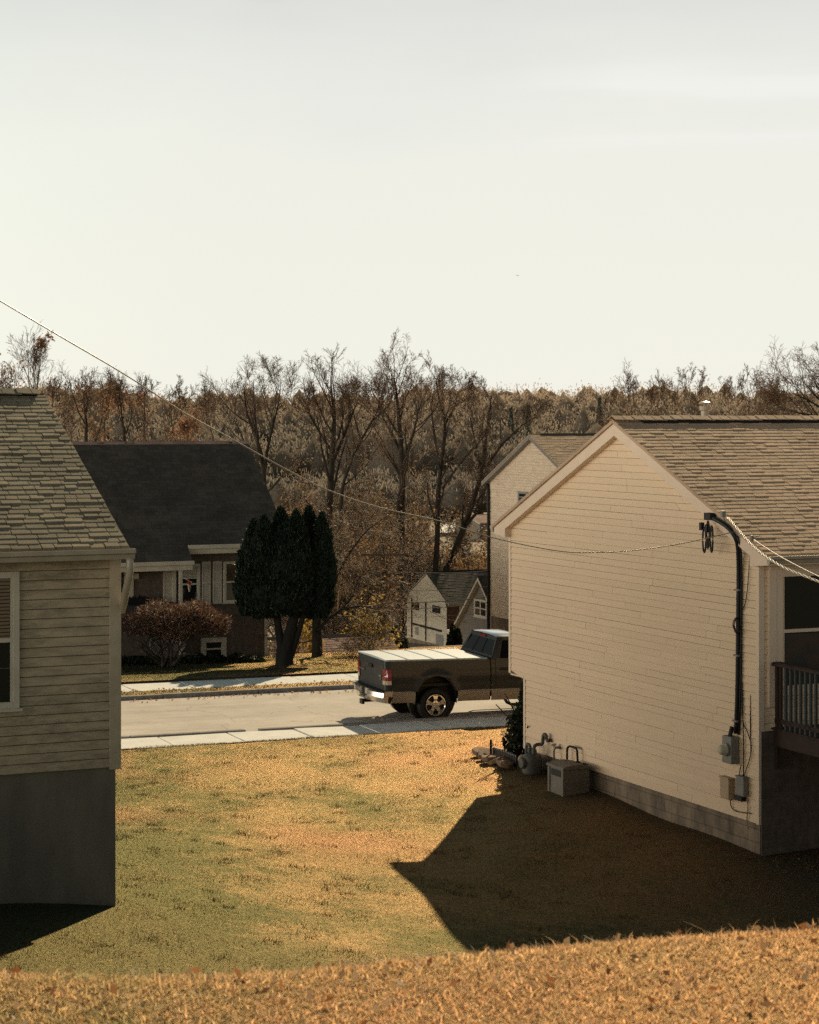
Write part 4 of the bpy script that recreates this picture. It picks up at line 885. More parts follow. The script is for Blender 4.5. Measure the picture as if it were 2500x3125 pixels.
# little flag on a slanted staff, hung from the porch post
fl = thing('flag', 'small faded red and cream flag on a slanted staff before the blinds window', 'flag', (PF[0], PF[1], ZF), TH)
fy = yp-.05
p0 = fu(557, 1762, 1.0); p1 = fu(582, 1776, 1.1)
mb = MB(ZF); mb.tube([(p0[0], fy, p0[1]), (p1[0], fy-.1, p1[1])], .012, 6); mb.lathe((p1[0], fy-.1, p1[1]), (1, 0, 0), [(0, -.02), (.022, 0), (0, .02)], 8); mb.build('staff', M['trim_w'], fl)
for nm, mt_, za, zb_, k0, k1 in (('red_field', 'flag_red', -.02, .12, 0., .35), ('stripes', 'flag_pale', .12, .36, .35, 1.)):
    mb = MB(ZF)
    for i in range(8):
        f0, f1 = i/8, (i+1)/8
        def fp(f, k): 
            w = (1-k*.75); cx = p0[0]+(p1[0]-p0[0])*.72
            return (cx+(f-.5)*.16*w+.02*math.sin(f*9), fy-.08+.03*math.sin(f*14+k*3), p0[1]+(p1[1]-p0[1])*(.5+.45*(f))*(1-k)-k*.42-.06*k*0)
        mb.add([fp(f0, k0), fp(f1, k0), fp(f1, k1), fp(f0, k1)], [(0, 1, 2, 3)])
    mb.build(nm, M[mt_], fl)

# ------------------------------------------------------------------ gabled houses down the hill
def gable_house(label, near, W, L, zbase, zfoot, zeave, zridge, wall, roofm, trim, wins=(), lapx=.115, ov=.3, ovg=.2, frontm=None, downspout=True, foundation='stucco_r', seamless=False, rake=.16, tabs=True):
    z0 = zbase
    h = thing('house', label, 'house', (near[0], near[1], z0), TH)
    ry = W/2; ze = zeave; slp = (zridge-ze)/(ry+ov)
    mb = MB(z0); mb.prism([(.02, .02, zfoot), (.02, W-.02, zfoot), (.02, W-.02, ze-.05), (.02, ry, zridge-.12), (.02, .02, ze-.05)], (L, 0, 0)); mb.build('wall_core', frontm or M['siding_old'], h)
    mb = MB(z0); ex = lambda z: (max(0, ry-(zridge-z-.12)/slp), min(W, ry+(zridge-z-.12)/slp))
    siding(mb, face_left(0.), zfoot, zridge-.12, lapx, ex, joint=0, seed=3); mb.build('gable_wall', wall, h)
    if not frontm:
        mb = MB(z0); siding(mb, face_front(0.), zfoot, ze, lapx, lambda z: (0, L)); mb.build('side_wall', wall, h)
    mb = MB(z0); mb.box(.03, L, .03, W-.03, zfoot-3, zfoot-.003); mb.build('foundation', M[foundation], h)
    for (ya, yb) in ((-ov, ry), (W+ov, ry)):
        mb = MB(z0); shingles(mb, -ovg, L+.2, ya, ze, yb, zridge, .16, .33, .012, seed=int(abs(near[0]*10)+ya)); mb.build('roof', roofm, h)
        mb = MB(z0); mb.prism([(-ovg, ya, ze-.03), (-ovg, yb, zridge-.03), (-ovg, yb, zridge-.03-rake), (-ovg, ya, ze-.03-rake)], (ovg-.001, 0, 0)); mb.build('rake_board', trim, h)
    mb = MB(z0); mb.prism([(.3, ry-.15, zridge-.15*slp+.02), (.3, ry, zridge+.05), (.3, ry+.15, zridge-.15*slp+.02), (.3, ry, zridge-.03)], (L-.4, 0, 0)); mb.build('ridge_vent', M['vent'], h)
    mb = MB(z0); gutter(mb, -ovg, L, -ov, ze-.02); mb.build('gutter', M['gutter'], h)
    if downspout:
        mb = MB(z0); mb.tube([(-.05, W+.22, ze-.1), (-.07, W+.05, ze-.35), (-.07, W+.05, zfoot-.6)], .075, 8); mb.build('downspout', M['darkwire'], h)
    for (x, y, x2, y2, nm) in wins:
        t0, za = on_v(near, x, y); t1, zb_ = on_v(near, x2, y2)
        zb_ = on_v(near, x, y2)[1]
        w_ = abs(t0-t1)
        window(h, z0, face_left(0.), min(t0, t1), max(t0, t1), min(za, zb_), max(za, zb_), trim if nm != 'dark' else M['vent'], M['glass'], .10 if nm != 'dark' else .04, mull=(nm == 'mull'), sill=(nm != 'dark'), blind=M['blind_dim'] if nm == 'dark' else None, blind_frac=.2)
    return h
C2 = np.array([.0402*88, 88.]); N2 = C2-V*8.2
h2 = gable_house('tall pale sided gable house with a dark downspout, behind the tan house', N2, 8.2, 9., -9.6, -8.64, -2.80, -.70, M['side_far'], M['roof_r'], M['steel'], [(1583, 1499, 1613, 1533, 'plain')], ov=.4, ovg=.25)
CA = np.array([-.00114*108, 108.]); NA = CA-V*5.0
hA = gable_house('small white gable house with dark front roof down the hill', NA, 5.0, 9., -11.9, -11.75, -9.50, -8.10, M['side_white'], M['roof_dark'], M['side_white'], [(1257, 1836, 1280, 1858, 'dark'), (1322, 1847, 1345, 1868, 'dark')], lapx=.4, ov=.25, ovg=.05, frontm=M['brick_red'], downspout=False, rake=.06)
for t in (2.5, 4.3): mb = MB(-11.9); mb.tube([(-.06, t, -11.7), (-.06, t, -9.7 if t < 3 else -9.6)], .03, 6); mb.build('pipe', M['darkwire'], hA)
mb = MB(-11.9); mb.tube([(-.05, 4.3, -10.95), (-.05, .6, -11.0)], .06, 6); mb.build('drawn_shadow_line', M['darkwire'], hA)  # dark bar drawn for the shadow line across the gable
for (ta, tb_, za, zb_) in ((3.5, 3.9, -11.5, -11.1), (.4, 1.3, -11.75, -11.2)): mb = MB(-11.9); mbox(mb, face_left(0.), ta, tb_, za, zb_, 0, .03); mb.build('basement_window', M['steel'], hA)
s0, z0_ = on_u(NA, 1402, 1846); 
window(hA, -11.9, face_front(0.), s0, s0+.75, z0_-.62, z0_, M['trim_w'], M['glass'], .08)
AB = np.array([.0358*96, 96.]); NB = AB-V*2.83
hB = gable_house('grey cottage with steep gable, white rake boards and a white double window', NB, 5.66, 6., -11.4, -11.3, -10.25, -7.55, M['side_grey'], M['roof_dark'], M['trim_w'], [(1449, 1826, 1488, 1880, 'mull')], ov=.08, ovg=.22, downspout=False, rake=.17)
mb = MB(-11.4); mb.box(-.24, 0, 5.66+.02, 5.66+.62, -10.62, -10.40); mb.box(-.24, 0, 5.66-.08, 5.66+.10, -10.45, -10.2); mb.build('eave_return', M['trim_w'], hB, bevel=.02)
mb = MB(-11.4); mb.prism([(-.012, 2.83-.3, -8.7), (-.012, 2.83+.3, -8.7), (-.012, 2.83+.3, -8.35), (-.012, 2.83, -8.1), (-.012, 2.83-.3, -8.35)], (-.03, 0, 0)); mb.build('louvre', M['side_grey'], hB)
# low rust-brown roof right below the far lawn
RL = np.array([-1.0, 72.5]); NL = RL-V*4.0
NLo = NL-U*9.
gable_house('low house below the far lawn, only its sunlit rust-brown shingle roof showing', NLo, 8.0, 9.0, -9.9, -11.2, -9.6, -7.75, M['side_far'], M['roof_low'], M['trim_w'], ov=.4, downspout=False)
# grey pergola-like garden roof slats left of the pole
sh = thing('shed', 'low shed with a corrugated pale roof left of the utility pole', 'shed', tuple(at(1100, 1905, 88)), TH)
zz = sh.location.z
mb = MB(); mb.box(-1.4, .9, 0, 2.2, -2.2, -.0); mb.build('wall', M['siding_old'], sh)
mb = MB()
for k in range(14): mb.prism([(-1.6+k*.19, -.3, -.0), (-1.6+k*.19+.15, -.3, 0), (-1.6+k*.19+.15, 2.4, .75), (-1.6+k*.19, 2.4, .75)], (0, 0, .05))
mb.build('roof', M['concrete'], sh)
# building and bright lot on the valley floor
vb = at(1447, 1640, 252)
gable_house('distant low building with pinkish roof on the valley floor', np.array([vb.x+.6, 248.]), 7., 11., -15.2, -15.2, -12.9, -12.1, M['side_grey'], M['roof_low'], M['trim_w'], downspout=False, lapx=.5)
def ground_patch(name, label, pts, mat, lift):
    v = []
    for (x, y) in pts:
        Y = 200.
        for _ in range(60):
            X = (x-1250)/F*Y; z = float(far_z(X, Y)); Y = Y+.6*(F*-z/(y-1275)-Y)
        v.append(((x-1250)/F*Y, Y, float(far_z(X, Y))+lift))
    o = np_obj(name, v, [list(range(len(v)))], mat); return tag(o, label, kind='structure')
ground_patch('car_park', 'bright sunlit car park on the valley floor', [(1335, 1637), (1475, 1639), (1475, 1612), (1335, 1610)], M['lot'], .5)
ground_patch('road_far', 'pale road crossing the valley floor below the hill', [(1240, 1563), (1520, 1563), (1520, 1558), (1240, 1558)], M['lot'], .45)
ground_patch('field', 'pale dry field between the far trees', [(1300, 1585), (1420, 1585), (1420, 1574), (1300, 1574)], M['valley'], .4)

# ------------------------------------------------------------------ utility pole and lines
pz = at(1168, 1980, 85)
up = thing('utility_pole', 'brown wooden utility pole standing among the brush below the street', 'utility pole', (pz.x, 85, -10.6))
ztop = at(1168, 1660, 85).z
mb = MB(-10.6); mb.tube([(0, 0, -10.6), (0, 0, ztop)], [.13, .10], 12); mb.build('shaft', M['wood'], up, smooth=True)
mb = MB(-10.6); mb.box(-.9, .9, -.16, -.06, ztop-.5, ztop-.38); mb.build('cross_arm', M['wood'], up)
for k, (ya, yb, r_, lb) in enumerate(((1844, 1812, .022, 'thick dark utility line crossing the white gable wall'), (1864, 1828, .016, 'dark utility line just under the thick one'), (1806, 1783, .012, 'thin dark line crossing above the white gable windows'), (1748, 1738, .02, 'dark line along the ridge of the dark roof'), (1890, 1856, .008, 'faint thin line low across the white gable house'))):
    a, b_, c_ = at(760, ya+26, 80), at(1168, ya, 85.2), at(1580, yb-4, 97)
    mid1 = (a+b_)/2-Vector((0, 0, .25)); mid2 = (b_+c_)/2-Vector((0, 0, .12))
    mb = MB(); mb.tube(smoothpath([a, mid1, b_, mid2, c_], 6), r_, 5); tag(mb.build('utility_line', M['darkwire']), lb, 'utility line')
mb = MB(); mb.tube(smoothpath([at(1203, 1780, 93), at(1240, 1812, 93), at(1290, 1850, 93.5), at(1340, 1880, 94), at(1380, 1893, 94.5), at(1425, 1899, 95.6)], 5), .014, 5)
tag(mb.build('utility_line', M['wire']), 'bright sagging wire from the trees to the grey cottage', 'utility line')
# ------------------------------------------------------------------ pickup truck
HD = R(20.3)
_c = np.array([.56, 44.75]); c_, s_ = math.cos(HD), math.sin(HD)
TR = np.array([_c[0]-(c_*1.15+s_*.95), _c[1]-(s_*1.15-c_*.95)]); ZT = -6.765
tk = thing('pickup_truck', 'dark charcoal pickup truck with pale bed cover parked facing right at the kerb', 'pickup truck', (TR[0], TR[1], ZT), HD)
rk = lambda x: -(x-1.15)*.017                     # nose-down rake of the body
XW, XF, RW = 1.17, 4.74, .385
HWID = .985
def arch(x, z):                                    # lower edge of the body with wheel openings
    b = z
    for xc in (XW, XF):
        d = abs(x-xc)
        if d < .50: b = max(b, .42+math.sqrt(.50**2-d*d)*1.24)
    return b
def side_y(x, z):                                  # half width: tumblehome above, tuck-in below, flared arches
    y = HWID-.05*max(0, (z-1.0)/.4)**2-.05*max(0, (.75-z)/.3)**1.5
    y += .018*math.exp(-((z-1.02)/.05)**2)
    for xc in (XW, XF):
        d = math.hypot(x-xc, (z-.42)/1.24); y += .05*math.exp(-((d-.52)/.09)**2) if d > .3 else 0
    if x < .12: y -= .05*((.12-x)/.12)**2
    if x > 4.9: y -= .22*((x-4.9)/.85)**2
    return y
def ztop(x):
    if x < 2.47: return 1.375
    if x < 4.25: return 1.39-.03*(x-2.47)/1.8
    return 1.36-.10*((x-4.25)/1.5)**1.5-(.18*max(0, (x-5.55)/.2)**2 if x > 5.55 else 0)
def side_panel(mb, xs, lo, hi, sgn, nz=9, gapfix=0.):
    cols = []
    for x in xs:
        a, b = lo(x), hi(x)
        cols.append([(x, sgn*(side_y(x, a+(b-a)*k/nz)+gapfix), a+(b-a)*k/nz+rk(x)) for k in range(nz+1)])
    n = nz+1; v = [p for c in cols for p in c]
    mb.add(v, [(i*n+k, (i+1)*n+k, (i+1)*n+k+1, i*n+k+1) for i in range(len(cols)-1) for k in range(nz)])
def xsamp(a, b): return sorted(set([round(v, 4) for v in np.linspace(a, b, int((b-a)/.05)+2)]+[round(xc+.5*q, 4) for xc in (XW, XF) for q in (-1, -.995, -.97, -.9, -.8, .8, .9, .97, .995, 1) if a < xc+.5*q < b]))
ZL2 = .70
mb = MB()
for sg in (-1, 1):
    side_panel(mb, xsamp(.0, 2.465), lambda x: max(ZL2, arch(x, ZL2)), ztop, sg)
    # rail cap, arch lips
    xs = np.linspace(0, 2.465, 20)
    mb.add([p for x in xs for p in ((x, sg*side_y(x, 1.375), 1.375+rk(x)), (x, sg*(side_y(x, 1.375)-.07), 1.395+rk(x)))], [(2*i, 2*i+2, 2*i+3, 2*i+1) for i in range(19)])
    for xc in (XW,):
        an = np.linspace(0, math.pi, 30); ring = []
        for a in an:
            x, z = xc+.5*math.cos(a), .42+.62*math.sin(a); y = side_y(x, z)
            ring += [(x, sg*y, z+rk(x)), (x, sg*(y-.22), z+rk(x))]
        mb.add(ring, [(2*i, 2*i+2, 2*i+3, 2*i+1) for i in range(29)])
mb.build('bed_side', M['paint'], tk, smooth=True, fix=False)
mb = MB()
for sg in (-1, 1):
    side_panel(mb, xsamp(2.50, 5.75), lambda x: max(ZL2, arch(x, ZL2)), ztop, sg)
    for xc in (XF,):
        an = np.linspace(0, math.pi, 30); ring = []
        for a in an:
            x, z = xc+.5*math.cos(a), .42+.62*math.sin(a); y = side_y(x, z)
            ring += [(x, sg*y, z+rk(x)), (x, sg*(y-.22), z+rk(x))]
        mb.add(ring, [(2*i, 2*i+2, 2*i+3, 2*i+1) for i in range(29)])
# hood, cowl, nose
xs = np.linspace(4.05, 5.75, 18); ys = np.linspace(-1, 1, 13)
v = [(x, y*side_y(x, ztop(x)), ztop(x)+rk(x)+.09*(1-y*y)**.6*(1-.5*max(0, (x-5.3)/.45)**2)) for x in xs for y in ys]
mb.add(v, [(i*13+k, (i+1)*13+k, (i+1)*13+k+1, i*13+k+1) for i in range(17) for k in range(12)])
v = [(5.75, y*side_y(5.75, z), z+rk(5.75)) for z in np.linspace(.55, ztop(5.75), 5) for y in ys]
mb.add(v, [(i*13+k, i*13+k+1, (i+1)*13+k+1, (i+1)*13+k) for i in range(4) for k in range(12)])
mb.add([(2.5, -HWID+.06, .5), (2.5, HWID-.06, .5), (2.5, HWID-.06, 1.38), (2.5, -HWID+.06, 1.38)], [(0, 1, 2, 3)])
mb.build('cab_body', M['paint'], tk, smooth=True, fix=False)
# two-tone lower panels
for (xa, xb) in ((.10, XW-.50), (XW+.505, 2.462), (2.505, XF-.505)):
    for sg in (-1, 1): mb = MB(); side_panel(mb, np.linspace(xa, xb, 10), lambda x: .455, lambda x: ZL2-.006, sg, 6, .006); mb.build('lower_panel', M['paint_low'], tk, smooth=True, fix=False)
mb = MB()
for sg in (-1, 1): mb.tube([(.1, sg*(side_y(.1, ZL2)+.006), ZL2+rk(.1)), (XW-.5, sg*(side_y(.6, ZL2)+.006), ZL2+rk(.67))], .009, 6); mb.tube([(XW+.5, sg*(side_y(1.8, ZL2)+.006), ZL2+rk(1.7)), (XF-.5, sg*(side_y(3, ZL2)+.006), ZL2+rk(4.2))], .009, 6)
mb.build('trim_strip', M['chrome'], tk)
# chassis and inner arches keep the light out
mb = MB(); mb.box(.05, 5.6, -.42, .42, .48, .64); mb.box(.08, 2.4, -.9, .9, .80, .86); mb.box(XW-.06, XW+.06, -.85, .85, .33, .45); mb.box(XF-.06, XF+.06, -.85, .85, .33, .45); mb.box(2.55, 4.2, -.88, .88, .50, .60); mb.box(1.6, 2.4, -.2, .5, .42, .6)
mb.box(.05, XW-.52, -.9, .9, .62, .80); mb.box(XW+.52, 2.45, -.9, .9, .50, .80)
for xc in (XW, XF):
    for sg in (-1, 1): mb.lathe((xc, sg*.60, .50), (0, sg, 0), [(.56, 0), (.56, .14)], 24)
mb.build('chassis', M['trim_blk'], tk)
# tailgate
mb = MB()
ys = np.linspace(-.80, .80, 13); zs_ = np.linspace(.72, 1.37, 10)
v = [(-.012-.012*math.exp(-((z-1.26)/.05)**2)+.018*math.exp(-((z-1.03)/.12)**2)*(abs(y) < .6)+.02*abs(y)**3, y, z+rk(0)) for z in zs_ for y in ys]
mb.add(v, [(i*13+k, i*13+k+1, (i+1)*13+k+1, (i+1)*13+k) for i in range(9) for k in range(12)])
mb.box(-.01, .05, -.80, .80, 1.36, 1.40)
tg_ = mb.build('tailgate', M['paint'], tk, smooth=True, fix=False)
mb = MB(); mb.box(-.045, -.028, -.12, .12, 1.17, 1.25); mb.build('latch', M['trim_blk'], tg_)
mb = MB()       # raised script and numerals, far too small to read
for k in range(5): mb.box(-.036, -.020, -.60-.028*k, -.58-.028*k, 1.035, 1.075-.012*(k % 2))
for k in range(2): mb.box(-.036, -.020, -.66-.03*k, -.638-.03*k, .97, 1.005)
for k in range(9): mb.box(-.036, -.018, .46+.035*k, .483+.035*k, 1.06+.002*k, 1.085+.006*(k % 3))
mb.build('badge', M['chrome'], tg_)
# bed posts at the corners with lamps
for sg in (-1, 1):
    mb = MB()
    v = [(x, sg*y, z+rk(0)) for z in np.linspace(.72, 1.375, 8) for (x, y) in ((-.005, .80), (-.008, .86), (.005, .90), (.04, side_y(.04, z)-.01), (.10, side_y(.1, z)))]
    mb.add(v, [(i*5+k, i*5+k+1, (i+1)*5+k+1, (i+1)*5+k) for i in range(7) for k in range(4)])
    mb.build('corner_post', M['paint'], tk, smooth=True, fix=False)
    mb = MB()
    def lamp(z0_, z1_, grow=.0):
        q = MB()
        v = [(x, sg*y, z+rk(0)) for z in np.linspace(z0_, z1_, 4) for (x, y) in ((-.022, .79), (-.030, .85), (-.02, .905), (.03, side_y(.04, z)+.006), (.115, side_y(.115, z)+.010))]
        q.add(v, [(i*5+k, i*5+k+1, (i+1)*5+k+1, (i+1)*5+k) for i in range(3) for k in range(4)]); return q
    lt = lamp(.95, 1.20).build('taillight', M['redlens'], tk, fix=False)
    lamp(.86, .948).build('reverse_lens', M['clearlens'], lt, fix=False)
# folding bed cover
mb = MB()
xs = np.concatenate([np.linspace(.02, 2.40, 34)]); ys = np.linspace(-.93, .93, 9)
seam = (.52, 1.12, 1.72)
def cz(x, y): return 1.405+rk(x)+.012*(1-y*y)-sum(.016*math.exp(-((x-s)/.022)**2) for s in seam)
xs = np.array(sorted(list(np.linspace(.02, 2.40, 30))+[s+d for s in seam for d in (-.05, -.02, 0, .02, .05)]))
v = [(x, y, cz(x, y)) for x in xs for y in ys]
mb.add(v, [(i*9+k, (i+1)*9+k, (i+1)*9+k+1, i*9+k+1) for i in range(len(xs)-1) for k in range(8)])
mb.box(.0, 2.41, -.95, -.93, 1.375, 1.41); mb.box(.0, 2.41, .93, .95, 1.375, 1.41); mb.box(-.005, .02, -.93, .93, 1.38, 1.408)
mb.v = [(x, y, z if z > 1.42 or i < len(v) else z+rk(x)) for i, (x, y, z) in enumerate(mb.v)]
mb.build('bed_cover', M['cover'], tk, fix=True)
# cab greenhouse
zr_ = 1.86
def gh(z):  # section of the greenhouse at height z: x rear, x front, half width
    k = (z-1.38)/(zr_-1.38)
    return 2.52+.20*k, 4.12-.78*k-.0*k, .93-.17*k
xr, xf, hw = gh(zr_)
xr0, xf0, hw0 = gh(1.38)
mb = MB()
def pillar(p, q, w): mb.tube([(p[0], p[1], p[2]+rk(p[0])), (q[0], q[1], q[2]+rk(q[0]))], w, 8)
for sg in (-1, 1):
    # B pillar / rear corner as a broad plate
    a = [(2.505, sg*.955, 1.36), (2.72, sg*.94, 1.36), (2.86, sg*.775, zr_-.03), (xr, sg*.765, zr_-.03), (xr, sg*.70, zr_-.03), (2.515, sg*.86, 1.36)]
    mb.add([(x, y, z+rk(x)) for x, y, z in a], [(0, 1, 2, 3), (0, 3, 4, 5)])
    b = [(3.98, sg*.93, 1.36), (4.14, sg*.90, 1.36), (xf+.04, sg*.73, zr_-.03), (xf-.10, sg*.765, zr_-.03)]
    mb.add([(x, y, z+rk(x)) for x, y, z in b], [(0, 1, 2, 3)])
    c = [(xr, sg*.765, zr_-.09), (xf, sg*.765, zr_-.09), (xf, sg*.75, zr_-.0), (xr, sg*.75, zr_-.0)]
    mb.add([(x, y, z+rk(x)) for x, y, z in c], [(0, 1, 2, 3)])
rear = [(2.508, -.95, 1.36), (2.508, .95, 1.36), (2.54, .88, 1.45), (2.54, -.88, 1.45)]
mb.add([(x, y, z+rk(x)) for x, y, z in rear], [(0, 1, 2, 3)])
top = [(xr-.01, -.765, zr_-.10), (xr-.01, .765, zr_-.10), (xr, .75, zr_-.005), (xr, -.75, zr_-.005)]
mb.add([(x, y, z+rk(x)) for x, y, z in top], [(0, 1, 2, 3)])
mb.build('pillars', M['paint'], tk, fix=True)
mb = MB(); n = 12
xs = np.linspace(xr-.02, xf+.03, 14); ys = np.linspace(-1, 1, 11)
v = [(x, y*.775, zr_+rk(x)+.055*(1-y**4)*(1-((x-(xr+xf)/2)/((xf-xr)/2+.06))**4)**.8-.01) for x in xs for y in ys]
mb.add(v, [(i*11+k, (i+1)*11+k, (i+1)*11+k+1, i*11+k+1) for i in range(13) for k in range(10)])
rf = mb.build('cab_roof', M['cover'] if False else M['roofpaint'], tk, smooth=True, fix=False)
mb = MB(); mb.box(xr-.035, xr-.012, -.18, .18, zr_-.06, zr_-.02); mb.v = [(x, y, z+rk(x)) for x, y, z in mb.v]; mb.build('brake_light', M['redlens'], tk)
rg = MB(); rg.add([(x, y, z+rk(x)) for x, y, z in [(2.545, -.86, 1.45), (2.545, .86, 1.45), (xr-.005, .69, zr_-.10), (xr-.005, -.69, zr_-.10)]], [(0, 1, 2, 3)]); r_ = rg.build('rear_window', M['truckglass'], tk, fix=False)
fr = MB()
for y in (-.28, .28): fr.tube([(2.54, y, 1.45+rk(2.5)), (xr-.008, y*.85, zr_-.10+rk(2.7))], .012, 6)
fr.build('slider_frame', M['trim_blk'], r_)
for sg in (-1, 1):
    q = MB(); q.add([(x, sg*y, z+rk(x)) for x, y, z in [(2.74, .925, 1.37), (3.97, .915, 1.365), (xf-.10, .765, zr_-.09), (2.86, .772, zr_-.09)]], [(0, 1, 2, 3)])
    q.build('side_window', M['truckglass'], tk, fix=False)
q = MB(); q.add([(x, y, z+rk(x)) for x, y, z in [(4.14, -.89, 1.37), (4.14, .89, 1.37), (xf+.04, .72, zr_-.03), (xf+.04, -.72, zr_-.03)]], [(0, 1, 2, 3)]); q.build('windscreen', M['truckglass'], tk, fix=False)
# door seams, handle, mirror
for sg in (-1, 1):
    q = MB()
    side_panel(q, [2.60, 2.615], lambda x: .47, lambda x: 1.36, sg, 8, .004); side_panel(q, [3.93, 3.945], lambda x: .60, lambda x: 1.36, sg, 8, .004)
    side_panel(q, [2.466, 2.499], lambda x: .46, lambda x: 1.37, sg, 8, -.02)
    d = q.build('door_seam', M['trim_blk'], tk, fix=False)
    q = MB(); y = side_y(2.8, 1.16)+.006; q.box(2.70, 2.90, sg*y-.012, sg*y+.012, 1.12, 1.18); q.v = [(a, b, c+rk(a)) for a, b, c in q.v]; q.build('door_handle', M['trim_blk'], tk, bevel=.006)
    q = MB(); q.box(3.78, 3.88, sg*1.02-.10, sg*1.02+.10, 1.38, 1.62); q.build('mirror', M['trim_blk'], tk, bevel=.03)
    q = MB(); q.tube([(2.85, sg*.80, .50), (2.9, sg*.93, .36), (3.0, sg*.97, .31), (4.0, sg*.97, .29), (4.1, sg*.93, .33), (4.15, sg*.8, .48)], .036, 10); q.build('step_bar', M['trim_blk'], tk, smooth=True)
    q = MB(); q.box(5.70, 5.77, sg*.72-.17, sg*.72+.17, .98, 1.18); q.build('headlight', M['clearlens'], tk, bevel=.02)
q = MB(); q.box(5.74, 5.80, -.48, .48, .85, 1.2); q.build('grille', M['chrome'], tk, bevel=.02)
q = MB(); q.box(5.70, 5.90, -.97, .97, .50, .74); q.build('front_bumper', M['chrome'], tk, bevel=.05)
# rear bumper: chrome ends, dropped centre with plate, hitch
def bump(y0, y1, zt0, zb0, xo):
    q = MB(); ys = np.linspace(y0, y1, 12); prof = [(.02, 1.), (-xo*.6, 1.), (-xo, .86), (-xo-.015, .5), (-xo*.8, .05), (-.02, 0.)]
    v = []
    for y in ys:
        cur = .13*(abs(y)/.98)**3
        for (x, k) in prof: v.append((x+cur, y, zb0(y)+(zt0(y)-zb0(y))*k))
    m_ = len(prof)
    q.add(v, [(i*m_+k, (i+1)*m_+k, (i+1)*m_+k+1, i*m_+k+1) for i in range(11) for k in range(m_-1)]+[tuple(range(m_)), tuple(range(11*m_, 12*m_))[::-1]])
    return q
bp = bump(-.99, -.26, lambda y: .74, lambda y: .47, .20).build('rear_bumper', M['chrome'], tk, smooth=False, fix=True)
bump(.26, .99, lambda y: .74, lambda y: .47, .20).build('rear_bumper', M['chrome'], tk, fix=True)
bump(-.26, .26, lambda y: .545, lambda y: .47, .21).build('bumper_step', M['chrome'], tk)
q = MB(); q.box(-.10, .02, -.255, .255, .55, .72); q.box(-.20, .04, -.93, .93, .742, .756); q.build('bumper_pad', M['trim_blk'], tk)
q = MB(); q.box(-.112, -.102, -.15, .15, .565, .70); q.build('licence_plate', M['plate'], tk)
q = MB(); q.box(-.22, .2, -.06, .06, .40, .465); q.box(-.26, -.20, -.09, .09, .36, .47); q.build('hitch', M['trim_blk'], tk)
q = MB()
for sg in (-1, 1): q.tube([(.10, sg*.985, .62), (.06, sg*.95, .48)], .05, 6)
for sg in (-1, 1): q.box(.05, .12, sg*.9-.06, sg*.9+.06, .47, .72)
q.build('bumper_end', M['trim_blk'], tk)
# wheels
def wheel(x, sg, front):
    w = MB(); yo = sg*.955; R0 = .385
    prof = [(.235, -.02), (.27, .0), (.34, .0), (.372, -.02), (.385, -.05), (.385, -.20), (.37, -.235), (.25, -.245)]
    w.lathe((x, yo, R0), (0, sg, 0), prof, 48, cap=False); 
    for k in range(40):
        a = 2*math.pi*k/40; c, s = math.cos(a), math.sin(a)
        p = lambda rr, off, da: (x+rr*math.cos(a+da), yo+sg*off, R0+rr*math.sin(a+da))
        w.add([p(.383, -.045, -.05), p(.383, -.045, .03), p(.392, -.06, .03), p(.392, -.06, -.05), p(.392, -.12, .06), p(.392, -.12, -.02), ], [(0, 1, 2, 3), (3, 2, 4, 5)])
    root_ = w.build('wheel', M['black'], tk, smooth=False)
    r = MB(); r.lathe((x, yo, R0), (0, sg, 0), [(.236, .012), (.225, .016), (.212, .0), (.205, -.06), (.20, -.14)], 48, cap=False)
    r.lathe((x, yo, R0), (0, sg, 0), [(.0, .022), (.045, .022), (.055, .012), (.085, .004), (.09, -.03)], 32)
    for k in range(5):
        a = 2*math.pi*(k+.25)/5
        def P(rr, da, off): return (x+rr*math.cos(a+da), yo+sg*off, R0+rr*math.sin(a+da))
        pts = [P(.07, -.62, .0), P(.07, .62, .0), P(.14, .24, .004), P(.215, .30, -.004), P(.215, -.30, -.004), P(.14, -.24, .004)]
        pb = [(px_, py_-sg*.035, pz_) for px_, py_, pz_ in pts]
        n = len(pts); r.add(pts+pb, [tuple(range(n)), tuple(range(n, 2*n))[::-1]]+[(i, (i+1) % n, n+(i+1) % n, n+i) for i in range(n)])
    for k in range(8):
        a = 2*math.pi*k/8; r.lathe((x+.066*math.cos(a), yo, R0+.066*math.sin(a)), (0, sg, 0), [(.011, .0), (.011, .03), (.004, .034)], 8)
    r.build('rim', M['chrome'], root_)
    b = MB(); b.lathe((x, yo, R0), (0, sg, 0), [(.0, -.06), (.17, -.06), (.20, -.10)], 32); b.build('brake_disc', M['trim_blk'], root_)
for x in (XW, XF):
    for sg in (-1, 1): wheel(x, sg, x == XF)
